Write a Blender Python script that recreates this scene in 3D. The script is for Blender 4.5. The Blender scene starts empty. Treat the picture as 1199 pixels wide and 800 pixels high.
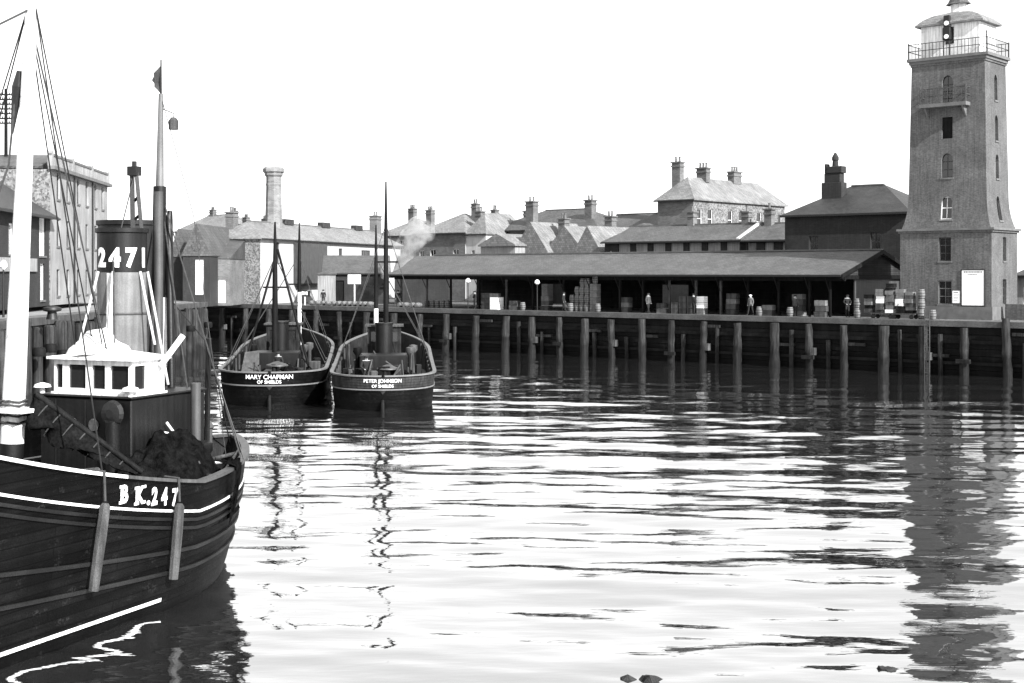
import bpy, bmesh, math, random
import numpy as np
from mathutils import Vector, Matrix
random.seed(7)
S = bpy.context.scene
COL = S.collection
R = math.radians

# ------------------------------------------------------------------ camera, sky, sun, exposure
H = 7.2                                   # eye height above the water (metres)
FPX, CX, HZ = 1600.0, 599.5, 320.0        # focal length / horizon, measured in the 1199 px photograph
cam_d = bpy.data.cameras.new('camera'); cam = bpy.data.objects.new('camera', cam_d); COL.objects.link(cam)
cam.location = (0, 0, H); cam.rotation_euler = (R(90), 0, 0)
cam_d.sensor_width = 36.0; cam_d.lens = FPX / 1199 * 36; cam_d.shift_y = -(400 - HZ) / 1199
cam_d.clip_start = 0.1; cam_d.clip_end = 6000
S.camera = cam
SEL = R(33)
SUN = Vector((0.629 * math.cos(SEL), -0.778 * math.cos(SEL), math.sin(SEL))).normalized()
wd = bpy.data.worlds.new('World'); S.world = wd; wd.use_nodes = True
nt = wd.node_tree; nt.nodes.clear()
sky = nt.nodes.new('ShaderNodeTexSky'); sky.sky_type = 'NISHITA'; sky.sun_disc = False
sky.sun_elevation = SEL; sky.sun_rotation = math.atan2(SUN.x, SUN.y)
sky.air_density = 1.0; sky.dust_density = 1.0; sky.ozone_density = 1.0
bw = nt.nodes.new('ShaderNodeRGBToBW'); bg = nt.nodes.new('ShaderNodeBackground'); bg.inputs['Strength'].default_value = 0.15
wo = nt.nodes.new('ShaderNodeOutputWorld')
nt.links.new(sky.outputs[0], bw.inputs[0]); hz = nt.nodes.new('ShaderNodeMix'); hz.inputs[0].default_value = .7; hz.inputs[3].default_value = 4.2   # an even white haze over the whole sky
nt.links.new(bw.outputs[0], hz.inputs[2]); nt.links.new(hz.outputs[0], bg.inputs[0]); nt.links.new(bg.outputs[0], wo.inputs[0])
sd = bpy.data.lights.new('sun', 'SUN'); sd.energy = 5.0; sd.angle = R(0.6); sd.color = (1, 1, 1)
so = bpy.data.objects.new('sun', sd); COL.objects.link(so); so.rotation_euler = (-SUN).to_track_quat('-Z', 'Y').to_euler()
so.location = (20, -40, 60)
S.view_settings.view_transform = 'Standard'; S.view_settings.look = 'None'
S.view_settings.exposure = 1.5; S.view_settings.gamma = 1.0; S.view_settings.use_curve_mapping = False
S.render.engine = 'CYCLES'; S.render.resolution_x = 1024; S.render.resolution_y = 683

# ------------------------------------------------------------------ materials (a black and white print: all greys)
MATS = {}
def mat(name, col, var=0.25, scale=2.0, rough=0.8, bump=0.15, kind=None, spec=0.3, ks=1.0, fine=30.0, streak=0.0, sdir=(9, 9, .5), wear=0.0, wscale=1.5, wlo=.6, weed=0.0):
    if name in MATS: return MATS[name]
    m = bpy.data.materials.new(name); m.use_nodes = True; t = m.node_tree; n = t.nodes; L = t.links
    p = n['Principled BSDF']; p.inputs['Roughness'].default_value = rough
    p.inputs['Specular IOR Level'].default_value = spec
    tc = n.new('ShaderNodeTexCoord')
    def noise(sc, det=5, vec=None):
        a = n.new('ShaderNodeTexNoise'); a.inputs['Scale'].default_value = sc; a.inputs['Detail'].default_value = det
        L.new(vec or tc.outputs['Object'], a.inputs['Vector']); return a.outputs['Fac']
    def math_(op, a, b):
        x = n.new('ShaderNodeMath'); x.operation = op
        for i, v in enumerate((a, b)):
            if hasattr(v, 'links') or hasattr(v, 'is_linked'): L.new(v, x.inputs[i])
            else: x.inputs[i].default_value = v
        return x.outputs[0]
    def ramp(f, lo, hi, v0, v1):
        x = n.new('ShaderNodeMapRange'); L.new(f, x.inputs['Value'])
        for k, v in (('From Min', lo), ('From Max', hi), ('To Min', v0), ('To Max', v1)): x.inputs[k].default_value = v
        return x.outputs[0]
    f = math_('MULTIPLY', ramp(noise(scale), .3, .7, 1 - var, 1 + var), ramp(noise(fine, 3), .3, .7, 1 - var * .7, 1 + var * .7))
    hgt = noise(fine, 3)
    if streak:
        mp = n.new('ShaderNodeMapping'); mp.inputs['Scale'].default_value = sdir; L.new(tc.outputs['Object'], mp.inputs[0])
        f = math_('MULTIPLY', f, ramp(noise(1.0, 4, mp.outputs[0]), .35, .65, 1 - streak, 1 + streak * .5))
    if weed:
        sw = n.new('ShaderNodeSeparateXYZ'); L.new(tc.outputs['Object'], sw.inputs[0])
        edge = math_('ADD', sw.outputs[2], math_('MULTIPLY', noise(1.3, 5), -1.6))
        f = math_('MULTIPLY', f, ramp(edge, .35, .75, 1 - weed, 1.0))
    if wear:
        mq = n.new('ShaderNodeMapping'); mq.inputs['Scale'].default_value = (1, 1, 2.2); L.new(tc.outputs['Object'], mq.inputs[0])
        wn = math_('MULTIPLY', ramp(noise(wscale, 8, mq.outputs[0]), wlo, wlo + .12, 0, 1), ramp(noise(22, 4), .45, .6, 0, 1))
        f = math_('ADD', f, math_('MULTIPLY', wn, wear))
    if kind in ('brick', 'slate', 'plank'):
        b = n.new('ShaderNodeTexBrick')
        # wall-plane coordinates: (x + y, z)
        sp = n.new('ShaderNodeSeparateXYZ'); L.new(tc.outputs['Object'], sp.inputs[0])
        cb = n.new('ShaderNodeCombineXYZ')
        if kind == 'slate':
            L.new(sp.outputs[0], cb.inputs[0]); L.new(math_('MULTIPLY', math_('ADD', sp.outputs[1], sp.outputs[2]), 1.0), cb.inputs[1])
        else:
            L.new(math_('ADD', sp.outputs[0], sp.outputs[1]), cb.inputs[0]); L.new(sp.outputs[2], cb.inputs[1])
        L.new(cb.outputs[0], b.inputs['Vector'])
        b.inputs['Scale'].default_value = 1.0
        bwid, bh, mo = {'brick': (.23, .078, .012), 'slate': (.3, .24, .012), 'plank': (3.0, .16, .012)}[kind]
        b.inputs['Brick Width'].default_value = bwid * ks; b.inputs['Row Height'].default_value = bh * ks
        b.inputs['Mortar Size'].default_value = mo * ks
        b.inputs['Color1'].default_value = (.72, .72, .72, 1); b.inputs['Color2'].default_value = (1.25, 1.25, 1.25, 1)
        b.inputs['Mortar'].default_value = (1.25, 1.25, 1.25, 1) if kind == 'brick' else (.4, .4, .4, 1)
        q = n.new('ShaderNodeRGBToBW'); L.new(b.outputs['Color'], q.inputs[0])
        f = math_('MULTIPLY', f, q.outputs[0]); hgt = math_('ADD', hgt, math_('MULTIPLY', b.outputs['Fac'], -.6))
    if kind == 'rubble':
        v = n.new('ShaderNodeTexVoronoi'); v.inputs['Scale'].default_value = 3.2 / ks; L.new(tc.outputs['Object'], v.inputs['Vector'])
        q = n.new('ShaderNodeRGBToBW'); L.new(v.outputs['Color'], q.inputs[0])
        f = math_('MULTIPLY', f, ramp(q.outputs[0], .2, .8, .45, 1.55)); hgt = math_('ADD', hgt, v.outputs['Distance'])
    c = math_('MULTIPLY', f, col)
    cb2 = n.new('ShaderNodeCombineColor')
    for i in range(3): L.new(c, cb2.inputs[i])
    L.new(cb2.outputs[0], p.inputs['Base Color'])
    if bump:
        bp = n.new('ShaderNodeBump'); bp.inputs['Strength'].default_value = bump; bp.inputs['Distance'].default_value = .03
        L.new(hgt, bp.inputs['Height']); L.new(bp.outputs[0], p.inputs['Normal'])
    MATS[name] = m; return m
M = dict(
    render=mat('painted_render', .075, .2, .5, .95, .1, 'brick', streak=.2, fine=9, spec=.05, ks=.7, wear=.35, wscale=.5, wlo=.56),
    funnelg=mat('funnel_grey', 0.1, .2, 2, .5, .06, streak=.3),
    trim=mat('stone_trim', 0.09, .2, 2, .8, .2),
    brick=mat('sooty_brick', 0.016, .25, .5, .9, .3, 'brick', streak=.2),
    brick2=mat('grey_brick', 0.085, .25, .6, .9, .3, 'brick', ks=1.6),
    rubble=mat('rubble_stone', 0.11, .15, .8, .9, .5, 'rubble', ks=.42),
    slate=mat('grey_slate', 0.055, .22, .5, .6, .35, 'slate', streak=.1),
    slate_d=mat('dark_slate', 0.022, .25, .5, .55, .3, 'slate'),
    slate_l=mat('pale_slate', 0.13, .2, .5, .6, .3, 'slate'),
    white=mat('whitewash', 0.33, .12, .7, .85, .2, streak=.15),
    cream=mat('pale_stucco', 0.2, .2, .5, .85, .25, streak=.3),
    wpaint=mat('white_paint', .6, .12, 2, .5, .06, streak=.3, wear=-.45, wscale=2.5, wlo=.58),
    gpaint=mat('grey_paint', 0.045, .2, 2, .5, .06, streak=.3),
    black=mat('black_paint', 0.0045, .5, 1.4, .45, .12, streak=.5, spec=.25),
    tar=mat('tarred_timber', 0.005, .45, 1.5, .7, .4, streak=.5, spec=.1),
    hull=mat('black_hull_paint', 0.0028, .5, 1.2, .5, .35, 'plank', ks=1.25, streak=.5, spec=.06, sdir=(.25, 5, 9), wear=4, wscale=2.2, wlo=.6),
    strake=mat('highlit_strake', 0.008, .5, 1.2, .5, .25, streak=.5, spec=.2, sdir=(.4, 5, 5)),  # paler than the hull to paint in highlights along the strakes
    bulw=mat('dark_bulwark', 0.014, .5, 2, .7, .2, streak=.5, spec=.1),
    splank=mat('stern_planks', .022, .4, 2, .7, .3, streak=.5, spec=.1),
    stackb=mat('stack_brick', 0.13, .25, .7, .9, .3, 'brick', ks=1.8),
    timber=mat('weathered_timber', 0.04, .35, 2, .85, .4, streak=.5),
    pile=mat('wet_pile', 0.02, .5, 1.0, .75, .6, streak=.7, weed=.6, spec=.15),
    plankd=mat('dark_planks', 0.0045, .5, 1, .8, .5, streak=.5, spec=.1, weed=.5),
    shedw=mat('shed_boarding', 0.022, .3, 1, .85, .3, 'plank', streak=.2, spec=.1),
    deck=mat('ship_deck', 0.03, .3, 2, .7, .2, 'plank'),
    quay=mat('quay_setts', 0.07, .3, .4, .9, .4, 'rubble', ks=.6),
    paving=mat('pale_paving', 0.16, .2, .4, .9, .2),
    glass=mat('dark_glass', .012, .2, 1, .08, 0, spec=.6),
    gold=mat('bright_blind', .45, .1, 2, .6, 0),
    barrel=mat('barrel_staves', 0.12, .3, 3, .7, .3, streak=.3),
    crate=mat('crate_wood', 0.1, .35, 3, .8, .3),
    iron=mat('black_iron', 0.008, .3, 4, .5, .1),
    rope=mat('rope', 0.03, .3, 8, .9, .2),
    wrope=mat('pale_rope', .35, .2, 8, .9, .2),
    net=mat('black_net', 0.005, .6, 6, .95, 1.0, fine=40, spec=.0),
    canvas=mat('dark_canvas', 0.006, .5, 3, .9, .6, fine=18, spec=.0),
    cloth=mat('dark_cloth', 0.012, .3, 6, .95, .1),
    cloth2=mat('grey_cloth', 0.045, .3, 6, .95, .1),
    skin=mat('skin', .25, .1, 6, .6, 0),
    weed=mat('weedy_rock', 0.012, .5, 5, .8, .6),
    sign=mat('sign_white', .72, .05, 2, .6, 0),
    ink=mat('black_lettering', .012, .1, 2, .7, 0),
    concrete=mat('edge_stone', 0.05, .35, .7, .9, .4, fine=9),
    ground=mat('ground', 0.07, .3, .3, .95, .3),
)

# ------------------------------------------------------------------ helpers
class MB:
    def __init__(s): s.v = []; s.f = []; s.mi = []; s.cm = 0
    def add(s, vs, fs):
        o = len(s.v); s.v += [tuple(p) for p in vs]
        for f in fs: s.f.append([o + i for i in f]); s.mi.append(s.cm)
        return s
    def box(s, x0, x1, y0, y1, z0, z1):
        return s.add([(x, y, z) for z in (z0, z1) for y in (y0, y1) for x in (x0, x1)],
                     [(0, 2, 3, 1), (4, 5, 7, 6), (0, 1, 5, 4), (2, 6, 7, 3), (0, 4, 6, 2), (1, 3, 7, 5)])
    def fbox(s, fn, u0, u1, z0, z1, d0, d1):
        return s.add([fn(u, z, d) for z in (z0, z1) for d in (d0, d1) for u in (u0, u1)],
                     [(0, 2, 3, 1), (4, 5, 7, 6), (0, 1, 5, 4), (2, 6, 7, 3), (0, 4, 6, 2), (1, 3, 7, 5)])
    def tube(s, pts, rad, n=8, cap=True):
        pts = [Vector(p) for p in pts]; k = len(pts)
        if not isinstance(rad, (list, tuple)): rad = [rad] * k
        vs = []; up0 = None
        for i, p in enumerate(pts):
            d = (pts[min(i + 1, k - 1)] - pts[max(i - 1, 0)]).normalized()
            a = d.cross(Vector((0, 0, 1)) if abs(d.z) < .9 else Vector((1, 0, 0))).normalized()
            if up0 is not None and a.dot(up0) < 0: a = -a
            up0 = a; b = d.cross(a)
            vs += [p + (a * math.cos(j * 2 * math.pi / n) + b * math.sin(j * 2 * math.pi / n)) * rad[i] for j in range(n)]
        fs = [(i * n + j, i * n + (j + 1) % n, (i + 1) * n + (j + 1) % n, (i + 1) * n + j) for i in range(k - 1) for j in range(n)]
        if cap: fs += [tuple(range(n))[::-1], tuple((k - 1) * n + j for j in range(n))]
        return s.add(vs, fs)
    def bar(s, p, q, w, h=None):
        return s.tube([p, q], w * .7071, 4)
    def lathe(s, prof, n=16, c=(0, 0, 0), ph=0, sq=None):
        vs = [(c[0] + r * math.cos(ph + j * 2 * math.pi / n), c[1] + r * math.sin(ph + j * 2 * math.pi / n), c[2] + z) for r, z in prof for j in range(n)]
        k = len(prof)
        fs = [(i * n + j, i * n + (j + 1) % n, (i + 1) * n + (j + 1) % n, (i + 1) * n + j) for i in range(k - 1) for j in range(n)]
        fs += [tuple(range(n))[::-1], tuple((k - 1) * n + j for j in range(n))]
        return s.add(vs, fs)
    def build(s, name, m, parent=None, loc=(0, 0, 0), rz=0, smooth=False, bevel=0):
        me = bpy.data.meshes.new(name); me.from_pydata(s.v, [], s.f)
        ms = m if isinstance(m, (list, tuple)) else [m]
        for q in ms: me.materials.append(M[q])
        if len(ms) > 1: me.polygons.foreach_set('material_index', s.mi)
        if smooth: me.polygons.foreach_set('use_smooth', [True] * len(me.polygons))
        me.validate(); me.update()
        o = bpy.data.objects.new(name, me); COL.objects.link(o); o.parent = parent
        o.location = loc; o.rotation_euler = (0, 0, rz)
        if smooth:
            try: me.set_sharp_from_angle(angle=R(40))
            except Exception: pass
        if bevel:
            b = o.modifiers.new('bevel', 'BEVEL'); b.width = bevel; b.segments = 1; b.limit_method = 'ANGLE'
        return o
def tag(o, label=None, cat=None, group=None, kind=None):
    for k, v in (('label', label), ('category', cat), ('group', group), ('kind', kind)):
        if v: o[k] = v
    return o
def thing(name, label, cat, loc=(0, 0, 0), rz=0, group=None):
    o = bpy.data.objects.new(name, None); COL.objects.link(o); o.location = loc; o.rotation_euler = (0, 0, rz)
    o.empty_display_size = .2
    return tag(o, label, cat, group)
def copy_tree(o, parent=None):
    c = o.copy(); COL.objects.link(c); c.parent = parent
    for ch in o.children: copy_tree(ch, c)
    return c
def at(px, Y): return ((px - CX) / FPX * Y, Y)                 # ground position under a bearing, Y metres out
def zat(py, Y): return H - (py - HZ) / FPX * Y
def YW(py, z): return (H - z) * FPX / (py - HZ)                 # distance of a ground point at height z
# quay frame: x runs along the quay to the right, y (t) inland
QZ = 3.8
Q0 = Vector((34.6, 93.8)); EX = Vector((.754, -.657)).normalized(); EY = Vector((-EX.y, EX.x)); QA = math.atan2(EX.y, EX.x)
def qw(x, t): p = Q0 + EX * x + EY * t; return (p.x, p.y)
def qx(px, t):
    k = (px - CX) / FPX; b = Q0 + EY * t
    return (k * b.y - b.x) / (EX.x - k * EX.y)
def qt(px, x):                                                # inland depth on the line x = const seen at px
    k = (px - CX) / FPX; b = Q0 + EX * x
    return (k * b.y - b.x) / (EY.x - k * EY.y)
def qz(py, x, t): return zat(py, qw(x, t)[1])
def text_mesh(txt, size, extr=.004, bold=0.0, font_shear=0):
    c = bpy.data.curves.new('lettering', 'FONT'); c.body = txt; c.size = size; c.extrude = extr; c.offset = bold
    c.align_x = 'CENTER'; c.align_y = 'CENTER'; c.resolution_u = 3
    o = bpy.data.objects.new('tmp', c); COL.objects.link(o)
    bpy.context.view_layer.update()
    me = bpy.data.meshes.new_from_object(o.evaluated_get(bpy.context.evaluated_depsgraph_get()))
    bpy.data.objects.remove(o); bpy.data.curves.remove(c)
    return me

# ------------------------------------------------------------------ walls with real openings
def facade(mb, u0, u1, z0, z1, holes, fn, rd=.16, ze=()):
    us = sorted({u0, u1} | {h[0] for h in holes} | {h[1] for h in holes})
    zs = sorted({z0, z1} | {h[2] for h in holes} | {h[3] for h in holes} | {z for z in ze if z0 < z < z1})
    for a, b in zip(us, us[1:]):
        for c, d in zip(zs, zs[1:]):
            um, zm = (a + b) / 2, (c + d) / 2
            if any(h[0] < um < h[1] and h[2] < zm < h[3] for h in holes): continue
            mb.add([fn(a, c, 0), fn(b, c, 0), fn(b, d, 0), fn(a, d, 0)], [(0, 1, 2, 3)])
    for h in holes:
        a, b, c, d = h[:4]; arch = len(h) > 4 and h[4]
        zt = d
        path = [(a, c), (b, c), (b, d), (a, d)]
        if arch:
            r = (b - a) / 2; cu = (a + b) / 2; cz = d - r; N = 8
            arc = [(cu + r * math.cos(k * math.pi / N), cz + r * math.sin(k * math.pi / N)) for k in range(N + 1)]
            path = [(a, c), (b, c)] + arc
            for k in range(N):
                cor = (b, d) if k < N // 2 else (a, d)
                mb.add([fn(*cor, 0), fn(*arc[k], 0), fn(*arc[k + 1], 0)], [(0, 1, 2)])
            mb.add([fn(a, d, 0), fn(cu, d, 0), fn(b, d, 0)], [])
        for p, q in zip(path, path[1:] + path[:1]):
            mb.add([fn(*p, 0), fn(*q, 0), fn(*q, rd), fn(*p, rd)], [(0, 1, 2, 3)])
def window(root, fn, h, style, fm='wpaint', rd=.16, sill=True, bars=(1, 1)):
    a, b, c, d = h[:4]; arch = len(h) > 4 and h[4]
    fr = MB(); w = .07 if style != 'door' else .05
    if style == 'blank':
        fr.fbox(fn, a, b, c, d, rd - .02, rd + .05); return fr.build('blind_window', fm, root)
    fr.fbox(fn, a, a + w, c, d, rd - .05, rd + .04); fr.fbox(fn, b - w, b, c, d, rd - .05, rd + .04)
    fr.fbox(fn, a + w, b - w, c, c + w, rd - .05, rd + .04); fr.fbox(fn, a + w, b - w, d - w * 1.2, d, rd - .05, rd + .04)
    if style == 'sash':
        for i in range(1, bars[0] + 1):
            u = a + (b - a) * i / (bars[0] + 1); fr.fbox(fn, u - .025, u + .025, c + w, d - w, rd - .04, rd + .03)
        for i in range(1, bars[1] + 1):
            z = c + (d - c) * i / (bars[1] + 1); fr.fbox(fn, a + w, b - w, z - .03, z + .03, rd - .045, rd + .035)
    if style == 'door':
        fr.fbox(fn, a + w, b - w, c + w, d - w, rd, rd + .03); return fr.build('door', fm, root)
    f = fr.build('window', fm, root)
    p = MB(); p.fbox(fn, a + w, b - w, c + w, d - w, rd + .0, rd + .02); p.build('pane', 'glass', f)
    if sill:
        q = MB(); q.fbox(fn, a - .08, b + .08, c - .12, c, -.07, .03); q.build('sill', 'trim', f)
    return f
def faces_of(w, d):
    return {'F': (w, lambda u, z, q: (u, q, z)), 'B': (w, lambda u, z, q: (w - u, d - q, z)),
            'R': (d, lambda u, z, q: (w - q, u, z)), 'L': (d, lambda u, z, q: (q, d - u, z))}
def roof_mesh(w, d, z, h, kind, ov=.35, inset=None, th=.14):
    mb = MB(); x0, x1, y0, y1 = -ov, w + ov, -ov, d + ov
    b = [(x0, y0, z - th), (x1, y0, z - th), (x1, y1, z - th), (x0, y1, z - th), (x0, y0, z), (x1, y0, z), (x1, y1, z), (x0, y1, z)]
    base = [(3, 2, 1, 0), (0, 1, 5, 4), (1, 2, 6, 5), (2, 3, 7, 6), (3, 0, 4, 7)]
    if kind == 'hip':
        i = inset if inset is not None else min(w, d) / 2
        if w >= d: r = [(i, d / 2, z + h), (w - i, d / 2, z + h)]; fs = [(4, 5, 9, 8), (6, 7, 8, 9), (7, 4, 8), (5, 6, 9)]
        else: r = [(w / 2, i, z + h), (w / 2, d - i, z + h)]; fs = [(5, 6, 9, 8), (7, 4, 8, 9), (4, 5, 8), (6, 7, 9)]
    elif kind == 'gx': r = [(x0, d / 2, z + h), (x1, d / 2, z + h)]; fs = [(4, 5, 9, 8), (6, 7, 8, 9), (7, 4, 8), (5, 6, 9)]
    elif kind == 'gy': r = [(w / 2, y0, z + h), (w / 2, y1, z + h)]; fs = [(5, 6, 9, 8), (7, 4, 8, 9), (4, 5, 8), (6, 7, 9)]
    elif kind == 'lean': r = [(x0, y1 - ov, z + h), (x1, y1 - ov, z + h)]; b[6] = (x1, y1 - ov, z); b[7] = (x0, y1 - ov, z); b[2] = (x1, y1 - ov, z - th); b[3] = (x0, y1 - ov, z - th); fs = [(4, 5, 9, 8), (6, 7, 8, 9), (7, 4, 8), (5, 6, 9)]
    return mb.add(b + r, base + fs)
def chimney(root, x, y, z0, w, d, h, pots=2, m='brick2', ph=.55):
    w, d, h = w * .72, d * .8, h * .88
    mb = MB(); mb.box(x - w / 2, x + w / 2, y - d / 2, y + d / 2, z0, z0 + h)
    mb.box(x - w / 2 - .08, x + w / 2 + .08, y - d / 2 - .08, y + d / 2 + .08, z0 + h - .45, z0 + h - .28)
    mb.box(x - w / 2 - .12, x + w / 2 + .12, y - d / 2 - .12, y + d / 2 + .12, z0 + h, z0 + h + .14)
    c = mb.build('chimney', m, root)
    for i in range(pots):
        k = (i + .5) / pots - .5
        px, py = (x + k * (w - .1), y) if w >= d else (x, y + k * (d - .1))
        p = MB().lathe([(.13, 0), (.1, ph * .8), (.13, ph * .82), (.13, ph), (.08, ph), (.08, ph - .1)], 10, (px, py, z0 + h + .14)); p.build('chimney_pot', 'trim', c, smooth=True)
    return c
def house(name, label, cat, loc, rz, w, d, h, roof='hip', rh=2, ov=.3, wm='brick2', rm='slate', wins=(), chims=(), gut=True, inset=None, group=None, faces_m=None, gm=None):
    """loc = ground corner (front left). wins: (face, u centre, sill z, w, h, style, [frame mat], [bars])"""
    root = thing(name, label, cat, loc, rz, group); F = faces_of(w, d)
    for k, (L, fn) in F.items():
        hs = [(x[1] - x[3] / 2, x[1] + x[3] / 2, x[2], x[2] + x[4]) for x in wins if x[0] == k]
        mb = MB(); facade(mb, 0, L, 0, h, hs, fn)
        if (roof == 'gx' and k in 'LR') or (roof == 'gy' and k in 'FB'):
            mb.add([fn(0, h, 0), fn(L, h, 0), fn(L / 2, h + rh - .02, 0)], [(0, 1, 2)])
        mb.build('wall', (faces_m or {}).get(k, wm), root)
        for x in wins:
            if x[0] == k: window(root, fn, (x[1] - x[3] / 2, x[1] + x[3] / 2, x[2], x[2] + x[4]), x[5], x[6] if len(x) > 6 else 'wpaint', bars=x[7] if len(x) > 7 else (1, 1))
    if roof == 'flat':
        rf = MB().box(.2, w - .2, .2, d - .2, h - .4, h - .2).build('roof', rm, root)
    else:
        rf = roof_mesh(w, d, h + .05, rh, roof, ov, inset).build('roof', rm, root)
        if roof in ('gx', 'hip') and w >= d or roof in ('gx',):
            i = 0 if roof == 'gx' else (inset if inset is not None else d / 2)
            MB().box(i - (ov if roof == 'gx' else 0), w - i + (ov if roof == 'gx' else 0), d / 2 - .12, d / 2 + .12, h + rh + .02, h + rh + .13).build('ridge_tiles', 'trim', rf)
        if gut:
            g = MB().box(-ov, w + ov, -ov - .12, -ov - .005, h - .14, h - .02); g.build('gutter', 'iron', rf)
    for c in chims: chimney(root, *c)
    return root

# ------------------------------------------------------------------ the setting: land, water
def poly_slab(name, pts, z, m, zb=None):
    mb = MB(); n = len(pts); mb.add([(x, y, z) for x, y in pts], [tuple(range(n))])
    if zb is not None: mb.add([(x, y, z) for x, y in pts] + [(x, y, zb) for x, y in pts], [(i, (i + 1) % n, n + (i + 1) % n, n + i) for i in range(n)])
    return tag(mb.build(name, m), kind='structure')
LQX, LQZ = -25.0, 4.8                        # left quay edge line x = LQX, higher than the far quay
XL = -112.0
poly_slab('ground', [qw(90, .35), qw(XL, .35), (-1800, 300), (-1800, 2500), (1800, 2500), (1800, 40)], QZ, 'quay', -1.5)
poly_slab('left_quay', [(LQX - .36, 12), (LQX - .36, 112), (-46, 150), (-400, 150), (-400, 12)], LQZ, 'quay', -1.5)
# water: a wave-displaced sheet
def make_water():
    nr, nc = 880, 460
    Y = 10 * (230 / 10.) ** (np.arange(nr) / (nr - 1.)); 
    U = np.linspace(-1, 1, nc); U = np.sign(U) * (np.abs(U) * .55 + np.abs(U) ** 3 * .45)
    X = U[None, :] * (Y[:, None] * .9 + 14); YY = np.repeat(Y[:, None], nc, 1)
    step = np.gradient(Y)[:, None]
    rng = np.random.RandomState(5); Z = np.zeros_like(X)
    for i in range(60):
        lam = .7 * (9.0 / .7) ** (i / 59.); k = 2 * math.pi / lam
        th = math.pi / 2 + R(-7) + rng.normal(0, R(11 + 15 * (1 - i / 59.)))
        sl = .0105 * (1.0 if lam > 2.5 else 1.05)
        ph = rng.uniform(0, 2 * math.pi)
        fade = np.clip((lam / step - 3.0) / 3.0, 0, 1)
        # slow modulation so that crests come in patches
        mth = rng.uniform(0, 2 * math.pi); ml = rng.uniform(14, 40); mod = .65 + .5 * np.sin(2 * math.pi * (X * math.cos(mth) + YY * math.sin(mth)) / ml + rng.uniform(0, 6))
        Z += fade * mod * sl / k * np.cos(k * (X * math.cos(th) + YY * math.sin(th)) + ph)
    dq = np.clip(-((X - Q0.x) * EY.x + (YY - Q0.y) * EY.y) / 34.0, 0, 1); dq = dq * dq * (3 - 2 * dq)   # calmer in the lee of the quay
    Z *= .5 + .5 * dq
    v = np.stack([X, YY, Z], -1).reshape(-1, 3)
    idx = np.arange(nr * nc).reshape(nr, nc)
    f = np.stack([idx[:-1, :-1], idx[:-1, 1:], idx[1:, 1:], idx[1:, :-1]], -1).reshape(-1, 4)
    me = bpy.data.meshes.new('water'); me.vertices.add(len(v)); me.vertices.foreach_set('co', v.astype(np.float32).ravel())
    me.loops.add(f.size); me.loops.foreach_set('vertex_index', f.astype(np.int32).ravel())
    me.polygons.add(len(f)); me.polygons.foreach_set('loop_start', (np.arange(len(f)) * 4).astype(np.int32)); me.polygons.foreach_set('loop_total', np.full(len(f), 4, np.int32))
    me.polygons.foreach_set('use_smooth', np.ones(len(f), bool)); me.update(); me.validate()
    m = bpy.data.materials.new('harbour_water'); m.use_nodes = True; t = m.node_tree; p = t.nodes['Principled BSDF']
    out = t.nodes['Material Output']; t.nodes.remove(p)
    dif = t.nodes.new('ShaderNodeBsdfDiffuse'); dif.inputs[0].default_value = (.012, .012, .012, 1)
    p = t.nodes.new('ShaderNodeBsdfGlossy'); p.inputs['Roughness'].default_value = .02; p.inputs['Color'].default_value = (1, 1, 1, 1)
    fr = t.nodes.new('ShaderNodeFresnel'); fr.inputs['IOR'].default_value = 1.7
    mr = t.nodes.new('ShaderNodeMapRange'); mr.inputs['To Min'].default_value = .36; mr.inputs['To Max'].default_value = 1.0
    t.links.new(fr.outputs[0], mr.inputs['Value'])
    mx = t.nodes.new('ShaderNodeMixShader'); t.links.new(mr.outputs[0], mx.inputs[0]); t.links.new(dif.outputs[0], mx.inputs[1]); t.links.new(p.outputs[0], mx.inputs[2]); t.links.new(mx.outputs[0], out.inputs['Surface'])
    tc = t.nodes.new('ShaderNodeTexCoord'); mp = t.nodes.new('ShaderNodeMapping'); mp.inputs['Scale'].default_value = (.55, 1.7, 1); mp.inputs['Rotation'].default_value = (0, 0, R(6))
    t.links.new(tc.outputs['Object'], mp.inputs[0])
    n1 = t.nodes.new('ShaderNodeTexNoise'); n1.inputs['Scale'].default_value = 1.6; n1.inputs['Detail'].default_value = 2.5; t.links.new(mp.outputs[0], n1.inputs['Vector'])
    n1.inputs['Detail'].default_value = 3.0
    b = t.nodes.new('ShaderNodeBump'); b.inputs['Strength'].default_value = .4; b.inputs['Distance'].default_value = .026
    t.links.new(n1.outputs['Fac'], b.inputs['Height']); t.links.new(b.outputs[0], p.inputs['Normal']); t.links.new(b.outputs[0], fr.inputs['Normal'])
    me.materials.append(m); o = bpy.data.objects.new('water', me); COL.objects.link(o); tag(o, kind='structure')
make_water()

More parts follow.
